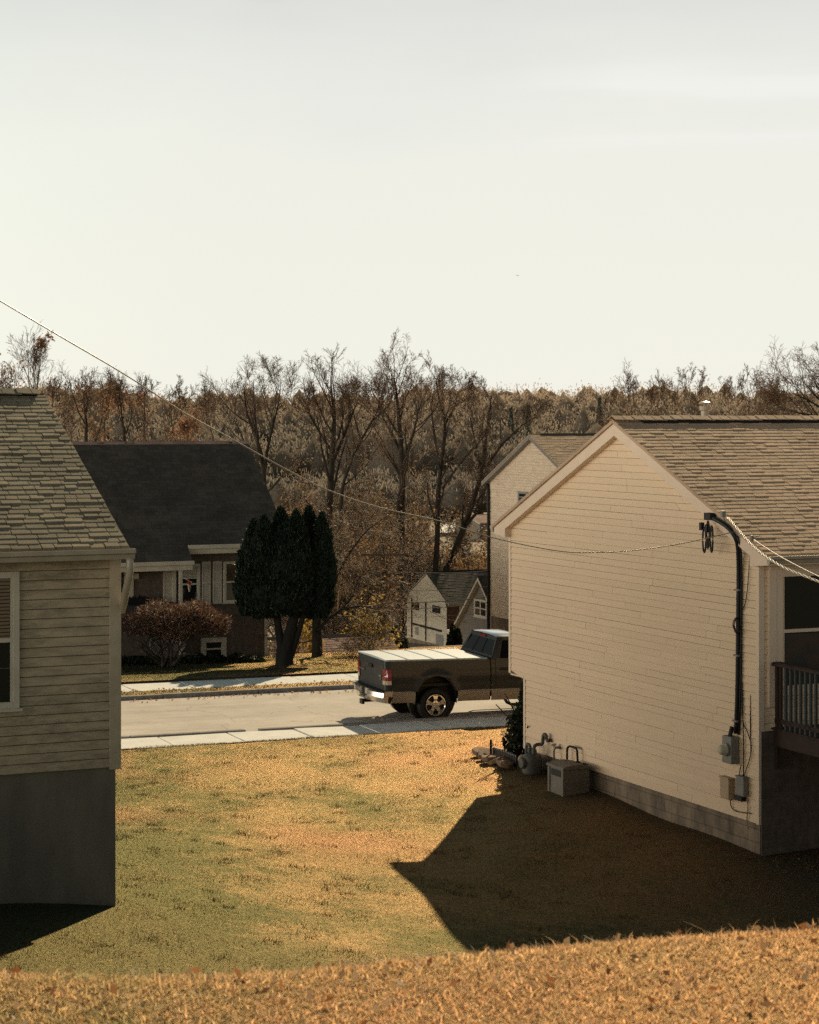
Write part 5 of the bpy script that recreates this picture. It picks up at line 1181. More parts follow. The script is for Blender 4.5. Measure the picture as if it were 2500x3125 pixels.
# ------------------------------------------------------------------ vegetation
def tubes_np(polys, k=4):
    """polys: list of (points [S,3], radii [S]); returns verts, quads (vectorised per point count)"""
    by = {}
    for p, r in polys: by.setdefault(len(p), []).append((p, r))
    VV = []; FF = []; base = 0
    for n, L in by.items():
        P = np.array([q[0] for q in L]); Rr = np.array([q[1] for q in L])
        T = np.gradient(P, axis=1); T /= np.linalg.norm(T, axis=2, keepdims=True)+1e-9
        ref = np.where(np.abs(T[..., 2:3]) < .9, np.array([0, 0, 1.]), np.array([1., 0, 0]))
        A = np.cross(T, ref); A /= np.linalg.norm(A, axis=2, keepdims=True)+1e-9; B = np.cross(T, A)
        an = np.arange(k)*2*np.pi/k
        ring = P[:, :, None]+Rr[:, :, None, None]*(A[:, :, None]*np.cos(an)[:, None]+B[:, :, None]*np.sin(an)[:, None])
        N = len(L); idx = (np.arange(N*n*k)+base).reshape(N, n, k)
        f = np.stack([idx[:, :-1], np.roll(idx, -1, 2)[:, :-1], np.roll(idx, -1, 2)[:, 1:], idx[:, 1:]], -1).reshape(-1, 4)
        VV.append(ring.reshape(-1, 3)); FF.append(f); base += N*n*k
    return np.concatenate(VV), np.concatenate(FF)
def unit(v): return v/(np.linalg.norm(v)+1e-9)
def polyline(rg, p, d, L, n, wob, up):
    pts = [p]; d = unit(d)
    for i in range(n):
        d = unit(d+rg.normal(0, wob, 3)+np.array([0, 0, up])); pts.append(pts[-1]+d*L/n)
    return np.array(pts)
def grow(rg, trunk, r0, counts, lens, angs, ups, start=.3, wobs=(.10, .14, .18, .2), tip=.006, flat=None):
    """trunk polyline -> levels of (points, radii)"""
    S = len(trunk); lev = [[(trunk, r0*.62*(np.linspace(1, .08, S)**.9))]]
    for l in range(len(counts)):
        out = []
        for (P, Rr) in lev[l]:
            m = max(1, int(round(counts[l]*rg.uniform(.75, 1.25))))
            for j in range(m):
                s0 = start if l == 0 else .22
                t = s0+(1-s0)*((j+rg.uniform(.1, .9))/m)
                f = t*(len(P)-1); i = min(int(f), len(P)-2); q = P[i]+(P[i+1]-P[i])*(f-i)
                dr = unit(P[i+1]-P[i]); rr = Rr[i]+(Rr[i+1]-Rr[i])*(f-i)
                ax = unit(np.cross(dr, rg.normal(0, 1, 3))); a = R(angs[l]*rg.uniform(.7, 1.3))
                d = dr*math.cos(a)+np.cross(ax, dr)*math.sin(a)
                pl_ = float(np.linalg.norm(np.diff(P, axis=0), axis=1).sum())
                L = lens[0]*rg.uniform(.65, 1.2)*(1-.70*t) if l == 0 else pl_*lens[l]/lens[l-1]*rg.uniform(.7, 1.35)*(1-.35*t)
                n = (6, 4, 3, 2)[l]
                pl = polyline(rg, q, d, L, n, wobs[l], ups[l])
                rc = max(tip*1.3, min(rr*.5, r0*(.30, .11, .045, .03)[l]))
                out.append((pl, np.linspace(rc, max(tip, rc*.3), n+1)))
        lev.append(out)
    return lev
def leaf_cards(rg, pts, size, spread):
    n = len(pts); c = pts+rg.normal(0, spread, (n, 3)); a = rg.normal(0, 1, (n, 3)); a /= np.linalg.norm(a, axis=1, keepdims=True)
    b = np.cross(a, rg.normal(0, 1, (n, 3))); b /= np.linalg.norm(b, axis=1, keepdims=True)
    s = size*rg.uniform(.6, 1.4, (n, 1))
    v = np.stack([c-a*s, c+b*s*.55, c+a*s, c-b*s*.55], 1).reshape(-1, 3)
    return v, np.arange(4*n).reshape(n, 4)
def tree(name, label, cat, base, lev, nt=1, mats=('bark', 'twig'), leaves=None, group=None, rg=None, kt=8):
    """lev[0:nt] are trunk and limbs, the rest the crown of twigs"""
    o = thing(name, label, cat, tuple(base), 0, group)
    b = np.array(base)
    tv = [p for l in lev[:nt] for p in l]; cv = [p for l in lev[nt:] for p in l]
    v, f = tubes_np(tv, kt); np_obj('trunk', v-b, f, M[mats[0]], o, smooth=True)
    v, f = tubes_np(cv, 3); np_obj('crown', v-b, f, M[mats[1]], o)
    if leaves:
        m, count, size, spread, lo = leaves
        tips = np.array([p[0][-1] for p in lev[-1]]); tips = tips[tips[:, 2] > np.quantile(tips[:, 2], lo)] if lo > 0 else tips[tips[:, 2] < np.quantile(tips[:, 2], 1+lo)] if lo < 0 else tips
        # leaves hold on in clusters
        near = tips[np.linalg.norm(tips-np.median(tips, axis=0), axis=1) < 2.2*np.median(np.linalg.norm(tips-np.median(tips, axis=0), axis=1))]
        cen = near[rg.integers(0, len(near), max(3, count//45))]
        pts = cen[rg.integers(0, len(cen), count)]+rg.normal(0, spread*.7, (count, 3))
        v, f = leaf_cards(rg, pts, size, .02); np_obj('leaves', v-b, f, M[m], o)
    return o
def gzat(X, Y):
    a, b = to_ab(X, Y)
    return float(lawn_z(X, Y)) if b < -1.2 else float(far_z(X, Y))
def px_trunk(P, Y):      # picture path of a trunk at distance Y
    return np.array([at(x, y+(max(0, 1300-y)*.30 if Y > 70 else 0), Y) for x, y in P])
def fine(P, n=8):
    q = [tuple(p) for p in smoothpath([Vector(p) for p in P], 3)]
    return np.array(q)

def bare_tree(seed, label, P, Y, r0, spreadL, dens=1., mats=('bark', 'twig'), leaves=None, group='tall bare trees below the street', up=.12, name='bare_tree', start=.25, extra=(), ang=36):
    rg = np.random.default_rng(seed)
    tr = px_trunk(P, Y); g = gzat(tr[0][0], Y)
    if tr[0][2] > g: tr = np.concatenate([[[tr[0][0], Y, g-.2]], tr])
    tr = fine(tr); H = tr[-1][2]-tr[0][2]
    lev = grow(rg, tr, r0, (int(11*dens), 7, 5, 4), (spreadL*.82, spreadL*.42, spreadL*.23, spreadL*.135), (ang, 32, 36, 40), (up, up*.8, .06, .03), start=start, tip=.0048*Y/90)
    for (Q, Yq, rq) in extra:     # forks traced from the photo
        q = fine(px_trunk(Q, Yq)); l2 = grow(rg, q, rq, (int(8*dens), 6, 5, 4), (spreadL*.62, spreadL*.34, spreadL*.20, spreadL*.12), (ang, 32, 36, 40), (up, up*.8, .06, .03), start=.3, tip=.0048*Y/90)
        for i in range(len(lev)): lev[i] = lev[i]+l2[i]
    return tree(name, label, 'tree', tr[0], lev, 2, mats, leaves, group, rg)

G1 = 'tall bare trees below the street'
bare_tree(11, 'open bare tree rising behind the right end of the brick house roof', [(806, 1700), (806, 1480), (798, 1390), (772, 1310), (752, 1230), (745, 1130)], 88, .26, 5.2, .9, extra=[([(806, 1470), (815, 1380), (835, 1290), (850, 1200), (858, 1110)], 88.3, .13), ([(802, 1440), (760, 1380), (725, 1300), (700, 1250)], 88.2, .10)])
bare_tree(12, 'dark bare tree with a fan of upright limbs left of centre', [(1002, 1760), (1005, 1560), (1012, 1440), (1018, 1330), (1020, 1240), (1012, 1160), (1010, 1090)], 92, .34, 5.2, 1.15, extra=[([(1012, 1420), (1050, 1330), (1075, 1250), (1095, 1180)], 92.4, .15), ([(1014, 1380), (970, 1310), (945, 1250)], 92.2, .13)])
bare_tree(13, 'leaning bare tree between the fan-shaped tree and the tallest tree', [(1040, 1560), (1060, 1440), (1110, 1330), (1150, 1240), (1165, 1160)], 96, .17, 4.4, 1., extra=[([(1100, 1340), (1080, 1250), (1070, 1180)], 96, .09)])
bare_tree(14, 'tallest bare tree with a rounded twiggy top at the centre', [(1222, 1760), (1226, 1560), (1228, 1440), (1222, 1330), (1215, 1230), (1208, 1130), (1200, 1085)], 112, .40, 6.2, 1.25, ('bark', 'twig_warm'), extra=[([(1228, 1420), (1260, 1330), (1275, 1250), (1290, 1180)], 112.3, .17), ([(1224, 1380), (1180, 1290), (1150, 1220)], 112.2, .16)])
bare_tree(15, 'slim bare tree forking high, right of the tallest tree', [(1328, 1780), (1335, 1640), (1338, 1500), (1352, 1380), (1358, 1280), (1340, 1180), (1330, 1090)], 118, .34, 5.0, .85, extra=[([(1338, 1400), (1322, 1300), (1318, 1200), (1328, 1130)], 118.2, .14), ([(1350, 1490), (1400, 1420), (1440, 1370), (1478, 1335)], 117.5, .11), ([(1356, 1300), (1385, 1220), (1405, 1140)], 118, .12)])
bare_tree(16, 'bare tree with a long dark trunk leaning right beside the pale house', [(1358, 1760), (1385, 1690), (1420, 1600), (1450, 1510), (1470, 1440), (1482, 1350), (1492, 1260), (1500, 1170)], 120, .42, 5.6, 1.0, extra=[([(1470, 1445), (1455, 1370), (1440, 1300), (1432, 1250)], 120, .15), ([(1488, 1420), (1530, 1360), (1580, 1310), (1620, 1270)], 120.2, .15), ([(1425, 1600), (1460, 1560), (1495, 1525)], 119.8, .2)])
G2 = 'bare trees behind the brick house roof'
LG = [(21, 'tall thin tree with a few orange leaves left at its top, far left', [(100, 1290), (108, 1200), (112, 1140), (118, 1080), (122, 1045)], 84, .13, 4.0, 1., ('twig', 'twig'), ('orange', 260, .06, .16, .8)),
      (22, 'bushy tree with orange leaves at the left edge above the grey roof', [(12, 1300), (10, 1220), (8, 1150)], 80, .10, 3.0, 1., ('twig', 'twig_warm'), ('orange', 260, .06, .5, 0)),
      (23, 'bare sapling leaning over the end of the grey roof', [(150, 1320), (158, 1240), (165, 1160)], 82, .08, 2.6, 1.1, ('twig', 'twig'), None),
      (24, 'upright bare tree at the left end of the dark roof', [(262, 1380), (264, 1290), (258, 1220), (255, 1150)], 86, .16, 3.0, 1., ('bark', 'twig'), ('orange', 220, .06, .4, -.5)),
      (25, 'many-stemmed bare tree above the left part of the dark roof', [(215, 1370), (225, 1300), (210, 1230), (205, 1180)], 90, .10, 2.6, .9, ('twig', 'twig'), ('orange', 150, .06, .4, -.5)),
      (26, 'bare tree with clinging orange leaves over the middle of the dark roof', [(380, 1380), (375, 1300), (370, 1230), (362, 1150)], 88, .15, 3.0, 1., ('bark', 'twig'), ('orange', 480, .065, .4, -.6)),
      (27, 'slender bare tree beside the orange-leaved one over the dark roof', [(440, 1380), (438, 1300), (440, 1220), (443, 1150)], 92, .11, 2.8, .9, ('twig', 'twig'), ('orange', 150, .06, .4, -.5)),
      (28, 'forked bare tree with an orange clump low on its right', [(520, 1380), (525, 1320), (540, 1250), (552, 1200)], 90, .12, 2.8, 1., ('twig', 'twig'), ('orange', 420, .065, .3, -.5)),
      (29, 'thin bare tree left of the open tree by the roof end', [(650, 1400), (645, 1320), (630, 1250), (628, 1180)], 94, .12, 3.2, .9, ('twig', 'twig'), None),
      (30, 'short orange-leaved bush against the ridge of the dark roof', [(575, 1400), (572, 1350), (570, 1320)], 76, .06, 1.6, 1., ('twig', 'twig_warm'), ('orange', 520, .06, .25, 0)),
      (31, 'bare tree filling the gap above the dark roof between two orange ones', [(320, 1380), (318, 1290), (325, 1220), (330, 1170)], 96, .12, 3.0, 1., ('twig', 'twig'), ('rusty', 300, .10, .4, -.5))]
for a in LG: bare_tree(*a, group=G2, start=.08, up=.22, ang=30)
G3 = 'thin trees beyond the tan house ridge'
RGx = [(41, 1930, 1165), (42, 1990, 1185), (43, 2050, 1160), (44, 2120, 1125), (45, 2165, 1118), (46, 2215, 1165), (47, 2275, 1155), (48, 2335, 1200), (49, 1860, 1200)]
nmr = ['slim bare tree above the left half of the tan house ridge, second in the row', 'third slim bare tree in the row above the tan house ridge', 'bare tree with spreading wands left of the flue',
       'tallest wand-like bare tree right behind the flue', 'tall wispy bare tree just right of the flue', 'bare leaning tree right of the flue', 'bare tree with two thin stems right of the leaning one', 'last slim tree of the row towards the right edge', 'first and lowest slim tree of the row above the gable peak']
for (sd, x, yt), lb in zip(RGx, nmr):
    l = random.uniform(-18, 18)
    bare_tree(sd, lb, [(x, 1330), (x+l*.5, 1265), (x+l, yt+40), (x+l*1.2, yt)], 118, .075, 3.4+random.uniform(-.8, .8), random.choice((.6, .75, .9)), ('twig', 'twig_warm'), None, G3, up=.30, start=.15)
bare_tree(50, 'spreading bare tree with arching dark branches at the right edge', [(2570, 1400), (2560, 1320), (2540, 1240), (2520, 1180), (2525, 1080)], 80, .28, 4.4, 1.3, ('bark', 'twig_warm'), None, 'bare trees at the right edge', up=.05, extra=[([(2550, 1290), (2480, 1255), (2430, 1240), (2390, 1225)], 80, .12), ([(2550, 1320), (2470, 1318), (2410, 1315), (2370, 1300)], 79.5, .08), ([(2540, 1250), (2470, 1190), (2410, 1150)], 80.3, .10)])
bare_tree(51, 'tall bare tree whose branch tips enter at the right edge against the sky', [(2590, 1400), (2585, 1200), (2580, 1080), (2575, 980)], 74, .22, 3.2, 1., ('bark', 'twig'), None, 'bare trees at the right edge', up=.03)

# brush and thicket between the cedar and the pole
G4 = 'leafless brush filling the slope below the street'
TX = [(905, 1480, 82), (950, 1520, 84), (1000, 1470, 88), (1040, 1520, 84), (1065, 1470, 94), (1085, 1540, 86), (1185, 1480, 116), (1235, 1560, 124), (1290, 1610, 128), (890, 1440, 90), (1075, 1620, 83), (1010, 1620, 81), (1400, 1650, 130), (1460, 1655, 132), (1270, 1520, 122), (855, 1500, 88), (950, 1450, 96), (1130, 1520, 118), (1110, 1480, 126), (1330, 1560, 134), (880, 1400, 104), (935, 1420, 110), (985, 1400, 102), (1045, 1380, 108), (1090, 1400, 116), (1140, 1390, 112), (1180, 1420, 120), (1215, 1400, 126), (1290, 1470, 130), (1385, 1520, 132)]
for i, (x, yt, Y) in enumerate(TX):
    rg = np.random.default_rng(100+i); X = (x-1250)/F*Y; g = gzat(X, Y); H = (1275-yt)/F*Y-g
    lv = None
    for s in range(3):
        d = np.array([rg.normal(0, .35), rg.normal(0, .3), 1.])
        tr = polyline(rg, np.array([X+rg.normal(0, .2), Y+rg.normal(0, .2), g-.1]), d, H*rg.uniform(.7, 1.), 7, .09, .05)
        l2 = grow(rg, tr, .07, (11, 7, 5, 4), (H*.30, H*.17, H*.095, H*.055), (50, 48, 50, 50), (.02, .0, .0, .0), start=.12, tip=.0055*Y/80)
        lv = l2 if lv is None else [a+b for a, b in zip(lv, l2)]
    tree('brush_tree', 'leafless many-stemmed brush tree in the tangle below the street', 'tree', (X, Y, g), lv, 1, ('bark', 'twig_pale'), ('rusty', 900, .05*Y/80, .6, 0) if i % 3 else ('rusty', 500, .06, .5, 0), G4, rg, 5)
# the tree at the lawn edge with an arching right limb and low yellow leaves
rg = np.random.default_rng(61)
tr = px_trunk([(968, 2003), (968, 1950), (967, 1890)], 61.); Y = 61.
lev = [[(fine(tr), np.linspace(.17, .14, len(fine(tr))))]]
limbs = []
for Pq, r_ in (([(972, 1925), (1000, 1890), (1040, 1862), (1075, 1820), (1100, 1760), (1150, 1700)], .10), ([(967, 1895), (955, 1820), (960, 1740), (990, 1640), (1010, 1560)], .09), ([(970, 1900), (1010, 1800), (1060, 1700), (1120, 1620), (1190, 1570)], .085), ([(1045, 1860), (1100, 1850), (1150, 1862), (1190, 1900)], .05), ([(1040, 1865), (1060, 1900), (1090, 1930), (1130, 1965)], .03), ([(972, 1935), (1010, 1950), (1060, 1965), (1085, 1990)], .03), ([(968, 1950), (930, 1960), (890, 1962)], .05)):
    q = fine(px_trunk(Pq, Y+rg.normal(0, .3))); limbs.append((q, r_))
sub = None
for q, r_ in limbs:
    l2 = grow(rg, q, r_, (9, 7, 5, 3), (1.9, .95, .5, .28), (48, 46, 48, 50), (.02, .0, -.02, -.02), start=.25, tip=.0042)
    sub = l2 if sub is None else [a+b for a, b in zip(sub, l2)]
lev = [lev[0]+sub[0]]+sub[1:]
tree('bare_tree', 'small dark tree with an arching limb at the far lawn edge beside the cedar', 'tree', (tr[0][0], Y, -7.25), lev, 1, ('bark', 'twig_pale'), ('yellow', 700, .055, .45, -.45), None, rg)

# clipped cedar with five spires
rg = np.random.default_rng(71)
Yc = 57.0; bx = (868-1250)/F*Yc
cd = thing('cedar_tree', 'dark green cedar of several spires on bare dark trunks in front of the brick house', 'tree', (bx, Yc, -7.0))
b0 = np.array([bx, Yc, -7.0])
sp_ = [(777, 1592, 758, .42), (806, 1582, 790, .46), (859, 1557, 850, .50), (903, 1568, 905, .50), (942, 1555, 945, .50), (983, 1574, 975, .42), (870, 1606, 862, .66), (828, 1615, 810, .64), (930, 1606, 940, .64)]
V_ = []; F_ = []; cb = 0; core = MB()
for (xt, yt, xb, rw) in sp_:
    top = np.array(at(xt, yt, Yc+rg.normal(0, .25))); bot = np.array(at(xb, 1878+rg.uniform(-14, 14), top[1])); bot[1] += rg.normal(0, .1)
    n = 7000; t = rg.beta(1.15, 1.0, n)
    prof = lambda t: np.where(t < .25, .45+.55*np.sin(np.minimum(t/.25, 1)*np.pi/2), 1.)*np.where(t > .55, np.clip((1-t)/.45, 0, 1)**.75, 1.)
    rw *= .94; rad = rw*prof(t)*np.sqrt(rg.uniform(.55, 1.08, n)); an = rg.uniform(0, 2*np.pi, n)
    rad *= 1+.10*np.sin(an*3+t*17)+.07*np.sin(an*5-t*31)
    c = bot+(top-bot)*t[:, None]; c[:, 0] += rad*np.cos(an); c[:, 1] += rad*np.sin(an)*.9; c[:, 2] += rg.normal(0, .03, n)
    d = np.stack([np.cos(an)*.45, np.sin(an)*.45, np.ones(n)], 1)+rg.normal(0, .3, (n, 3)); d /= np.linalg.norm(d, axis=1, keepdims=True)
    sd = np.cross(d, rg.normal(0, 1, (n, 3))); sd /= np.linalg.norm(sd, axis=1, keepdims=True); s = rg.uniform(.05, .13, (n, 1))
    V_.append(np.stack([c-sd*s*.35, c+sd*s*.35, c+d*s*1.3], 1).reshape(-1, 3)); F_.append(np.arange(3*n).reshape(n, 3)+cb); cb += 3*n
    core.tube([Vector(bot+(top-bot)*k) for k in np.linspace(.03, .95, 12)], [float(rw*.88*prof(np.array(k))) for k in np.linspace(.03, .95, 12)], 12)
np_obj('crown', np.concatenate(V_)-b0, np.concatenate(F_), M['cedar'], cd)
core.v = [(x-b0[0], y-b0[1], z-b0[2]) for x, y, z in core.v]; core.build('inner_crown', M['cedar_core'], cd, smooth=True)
mb = MB()
for P, r_ in (([(868, 2034), (872, 1990), (885, 1930), (905, 1860)], (.30, .2, .17, .13)), ([(862, 2030), (858, 1970), (848, 1900), (842, 1840)], (.22, .13, .11, .09)), ([(880, 2020), (905, 1950), (925, 1880), (935, 1840)], (.12, .09, .08, .06)), ([(866, 2034), (850, 2037), (836, 2040)], (.14, .08, .03)), ([(872, 2034), (892, 2033), (905, 2030)], (.14, .08, .03))):
    q = smoothpath([at(x, y, Yc) for x, y in P], 4); rr = np.interp(np.linspace(0, 1, len(q)), np.linspace(0, 1, len(r_)), r_)
    mb.tube(q, [float(a) for a in rr], 10)
mb.v = [(x-b0[0], y-b0[1], z-b0[2]) for x, y, z in mb.v]; mb.build('trunk', M['darkbark'], cd, smooth=True)

# umbrella-shaped red-twigged shrub
rg = np.random.default_rng(72); Ys = 57.0; cx = at(535, 1893, Ys)
st = thing('shrub', 'flat-topped red-twigged shrub on thin forked stems before the porch', 'shrub', tuple(at(510, 2036, Ys)))
b0 = np.array(at(510, 2036, Ys))
n = 15000
d = rg.normal(0, 1, (n, 3)); d /= np.linalg.norm(d, axis=1, keepdims=True); rr = rg.uniform(.25, 1, (n, 1))**.4
c = np.array(cx)+d*rr*np.array([1.58, 1.3, .47]); c[:, 2] += .08*np.sin(c[:, 0]*5)+rg.normal(0, .05, n)-.10*np.abs((c[:, 0]-cx.x)/1.46)**2*.3
d2 = d*np.array([1, 1, .6])+rg.normal(0, .6, (n, 3))+np.array([0, 0, .35]); d2 /= np.linalg.norm(d2, axis=1, keepdims=True)
sd = np.cross(d2, rg.normal(0, 1, (n, 3))); sd /= np.linalg.norm(sd, axis=1, keepdims=True); s = rg.uniform(.04, .11, (n, 1))
v = np.stack([c-sd*.008-d2*s*.3, c+sd*.008-d2*s*.3, c+sd*.012+d2*s, c-sd*.006+d2*s], 1).reshape(-1, 3)
np_obj('crown', v-b0, np.arange(4*n).reshape(n, 4), M['barberry'], st)
lv = []
for k in range(9):
    q = polyline(rg, b0+np.array([rg.normal(0, .1), rg.normal(0, .06), 0]), np.array([rg.normal(0, .55), rg.normal(0, .3), 1]), 1.15, 6, .10, .03); lv.append((q, np.linspace(.045, .018, 7)))
    for j in range(5):
        i = rg.integers(3, 6); lv.append((polyline(rg, q[i], np.array([rg.normal(0, 1), rg.normal(0, .7), .8]), .7, 4, .15, .02), np.linspace(.02, .008, 5)))
v, f = tubes_np([p for p in lv if len(p[0]) == 7]+[p for p in lv if len(p[0]) == 5], 6); np_obj('stems', v-b0, f, M['bark'], st)
# low dark planting along the brick house
def bush(name, label, c, rad, n, mat, size, seed, group=None, cat='shrub'):
    rg = np.random.default_rng(seed); o = thing(name, label, cat, (c[0], c[1], c[2]), 0, group)
    d = rg.normal(0, 1, (n, 3)); d[:, 2] = np.abs(d[:, 2])*1.2-.15; d /= np.linalg.norm(d, axis=1, keepdims=True)
    rr = rg.uniform(.3, 1, (n, 1))**.35*(1+.12*np.sin(d[:, :1]*6+seed)+.1*np.sin(d[:, 1:2]*8))
    pts = d*rr*np.array(rad)
    v, f = leaf_cards(rg, pts, size, .01); np_obj('foliage', v, f, M[mat], o)
    tv = [(polyline(rg, np.zeros(3), np.array([rg.normal(0, .5), rg.normal(0, .5), 1]), rad[2]*.9, 4, .1, 0), np.linspace(.03, .01, 5)) for _ in range(7)]
    v, f = tubes_np(tv, 5); np_obj('stems', v, f, M['bark'], o); return o
for i, (x, lb) in enumerate(((390, 'low dark evergreen under the left lattice'), (450, 'low dark evergreen left of the shrub stems'), (590, 'low dark evergreen right of the shrub stems'), (650, 'low dark evergreen under the basement window'), (735, 'low dark evergreen between the basement window and the cedar'))):
    c = at(x, 2040, 58.6); bush('low_bush', lb, (c.x, c.y, float(far_z(c.x, c.y))-.03), (.66, .38, .27), 1600, 'shrub', .05, 300+i, 'low planting along the brick house')
c = Vector(toW((.55, W1L+.66, 0))); bush('corner_bush', 'dark rounded bush hugging the far corner of the tan house', (c.x, c.y, gzat(c.x, c.y)-.05), (.54, .56, 1.48), 6000, 'shrub', .05, 310)
c = at(1386, 1995, 92); g = gzat(c.x, 92); bush('dark_bush', 'dark columnar bush before the grey cottage', (c.x, 92, g-.1), (.34, .34, at(1386, 1912, 92).z-g+.1), 3000, 'shrub', .07, 311)
for i, (x, y, Y, rad, m, lb) in enumerate(((1440, 1720, 122, (1.6, 1.2, 2.0), 'rusty', 'round rust-leaved bush below the leaning trunk'), (1480, 1690, 126, (1.2, 1.2, 2.2), 'rusty', 'rust-leaved bush beside the dark downspout'), (1395, 1735, 118, (1.2, 1, 1.5), 'rusty', 'low rusty bush behind the dark roof ridge'), (1120, 1900, 80, (1.2, .9, .9), 'yellow', 'bush with sparse yellow leaves behind the low brown roof'), (930, 1900, 70, (.7, .7, .8), 'yellow', 'small yellow-leaved bush between the cedar trunks and the small dark tree'), (1195, 1935, 86, (.8, .8, 1.1), 'shrub', 'dark bush at the foot of the utility pole'))):
    c = at(x, y, Y); g = gzat(c.x, Y); bush('slope_bush', lb, (c.x, Y, g-.1), (rad[0], rad[1], max(rad[2]*.7, c.z-g+rad[2]*.4)), 2200, m, .07*Y/90, 320+i)

# far wood: crowns of upright twig blades all over the hill, one mass
rg = np.random.default_rng(81)
n = 4600; Yw = 300+rg.uniform(0, 1, n)**.8*430; tw = rg.uniform(-.34, .34, n); Xw = tw*Yw; zw = far_z(Xw, Yw)
Hh = rg.uniform(6.5, 13.5, n)*(1+.25*(rg.uniform(0, 1, n) > .9))*np.where(Yw < 360, .55, 1); wd = rg.uniform(2., 4.2, n)*(1+.4*(Hh > 12.5))
K = 72
# short twigs through a rounded crown, denser towards its shell, and a trunk
dd = rg.normal(0, 1, (n, K, 3)); dd[..., 2] = np.abs(dd[..., 2])*1.0-.25; dd /= np.linalg.norm(dd, axis=2, keepdims=True)
rr = rg.uniform(.15, 1, (n, K, 1))**.5*(1+.05*rg.normal(0, 1, (n, K, 1)))
cc = np.stack([Xw, Yw, zw+Hh*.52], -1)[:, None]+dd*rr*np.stack([wd, wd, Hh*.5], -1)[:, None]
up_ = dd*np.array([.8, .8, .5])+rg.normal(0, .35, (n, K, 3))+np.array([0, 0, .75]); up_ /= np.linalg.norm(up_, axis=2, keepdims=True)
sd2 = np.stack([-up_[..., 2], rg.normal(0, .5, (n, K)), up_[..., 0]], -1); sd2 /= np.linalg.norm(sd2, axis=2, keepdims=True)
ll = rg.uniform(.22, .55, (n, K, 1)); ww = rg.uniform(.06, .13, (n, K, 1))*(Yw[:, None, None]/480)
v = np.stack([cc-sd2*ww-up_*ll*.4, cc+sd2*ww-up_*ll*.4, cc+sd2*ww*.7+up_*ll*.8, cc-sd2*ww*.5+up_*ll], 2).reshape(-1, 3)
v2 = np.stack([np.stack([Xw-.13, Yw, zw], -1), np.stack([Xw+.13, Yw, zw], -1), np.stack([Xw+.04, Yw, zw+Hh*.85], -1), np.stack([Xw-.04, Yw, zw+Hh*.85], -1)], 1).reshape(-1, 3)
v = np.concatenate([v, v2])
import bmesh
_b = bmesh.new(); bmesh.ops.create_icosphere(_b, subdivisions=1, radius=1.); _iv = np.array([q.co[:] for q in _b.verts]); _if = np.array([[q.index for q in f.verts] for f in _b.faces]); _b.free()
bl = _iv[None]*(1+.16*rg.normal(0, 1, (n, len(_iv), 1)))*np.stack([wd*.8, wd*.8, Hh*.38], -1)[:, None]+np.stack([Xw, Yw, zw+Hh*.45], -1)[:, None]
blob_v = bl.reshape(-1, 3); blob_f = (_if[None]+np.arange(n)[:, None, None]*len(_iv)).reshape(-1, 3)
qf = np.arange(len(v)).reshape(-1, 4); tf = np.concatenate([qf[:, :3], qf[:, [0, 2, 3]], blob_f+len(v)])
tag(np_obj('woodland', np.concatenate([v, blob_v]), tf, M['hazed_wood']), 'hazy leafless woodland covering the far hill', kind='stuff')
for i, (x, y, Y, h, lb) in enumerate(((1830, 1250, 470, 13, 'far dark fir on the hill above the tan gable peak'), (1560, 1280, 420, 9, 'far dark fir on the hill left of the gable peak'), (1612, 1275, 430, 7, 'small round fir on the hill right of the leaning tree'))):
    c = at(x, y+14, Y); o = thing('fir_tree', lb, 'tree', (c.x, Y, far_z(c.x, Y)+.0), 0, 'far firs on the hill'); n = 700; t = rg.uniform(.05, 1, n)**1.2; an = rg.uniform(0, 6.28, n); r_ = 2.6*(1-t)*rg.uniform(.4, 1.05, n)
    zt_ = at(x, y-38, Y).z-o.location.z
    pts = np.stack([r_*np.cos(an), r_*np.sin(an), t*zt_], 1); v, f = leaf_cards(rg, pts, .5, .1); np_obj('crown', v, f, M['hazed_fir'], o)
    mb = MB(); mb.tube([(0, 0, -.5), (0, 0, zt_*.8)], [.25, .08], 6); mb.build('trunk', M['bark'], o)

# ------------------------------------------------------------------ stones and edging at the corner bed
GP = 'flat stones edging the corner bed'
for i, (x, y, rx, ry, tl, lb) in enumerate(((1472, 2292, .24, .13, .1, 'flat brown stone at the far tip of the bed edge'), (1484, 2302, .20, .13, .25, 'second stone from the far tip, tilted'), (1510, 2310, .26, .12, -.1, 'middle flat stone of the bed edge'), (1533, 2313, .26, .11, -.35, 'stone tipped up against the scalloped edging'), (1543, 2327, .20, .14, .15, 'nearest round flat stone of the bed edge'), (1498, 2300, .16, .10, .3, 'small stone wedged behind the middle one'))):
    Y = 36.0
    for _ in range(40): X = (x-1250)/F*Y; Y = Y+.5*(F*-(gzat(X, Y)+.10)/(y-1275)-Y)
    X = (x-1250)/F*Y; rg = np.random.default_rng(400+i); n = 9
    mb = MB(); an = [2*math.pi*k/n+rg.normal(0, .12) for k in range(n)]; rr = rg.uniform(.8, 1.15, n)
    mb.prism([(rx*rr[k]*math.cos(an[k]), ry*2.*rr[k]*math.sin(an[k]), 0) for k in range(n)], (0, 0, .085))
    o = mb.build('edging_stone', M['stone'], bevel=.02); o.location = (X, Y, gzat(X, Y)+.05); o.rotation_euler = (tl*.5, tl, rg.uniform(-.4, .4)); tag(o, lb, 'stone', GP)
ef = thing('garden_edging', 'black scalloped garden edging with bright sunlit rims by the stones', 'garden edging', tuple(at(1510, 2300, 37)))
p0, p1 = at(1505, 2275, 37.4), at(1572, 2302, 36.4)
ef.location = ((p0.x+p1.x)/2, (p0.y+p1.y)/2, gzat(p0.x, p0.y))
E0 = ef.location.copy()
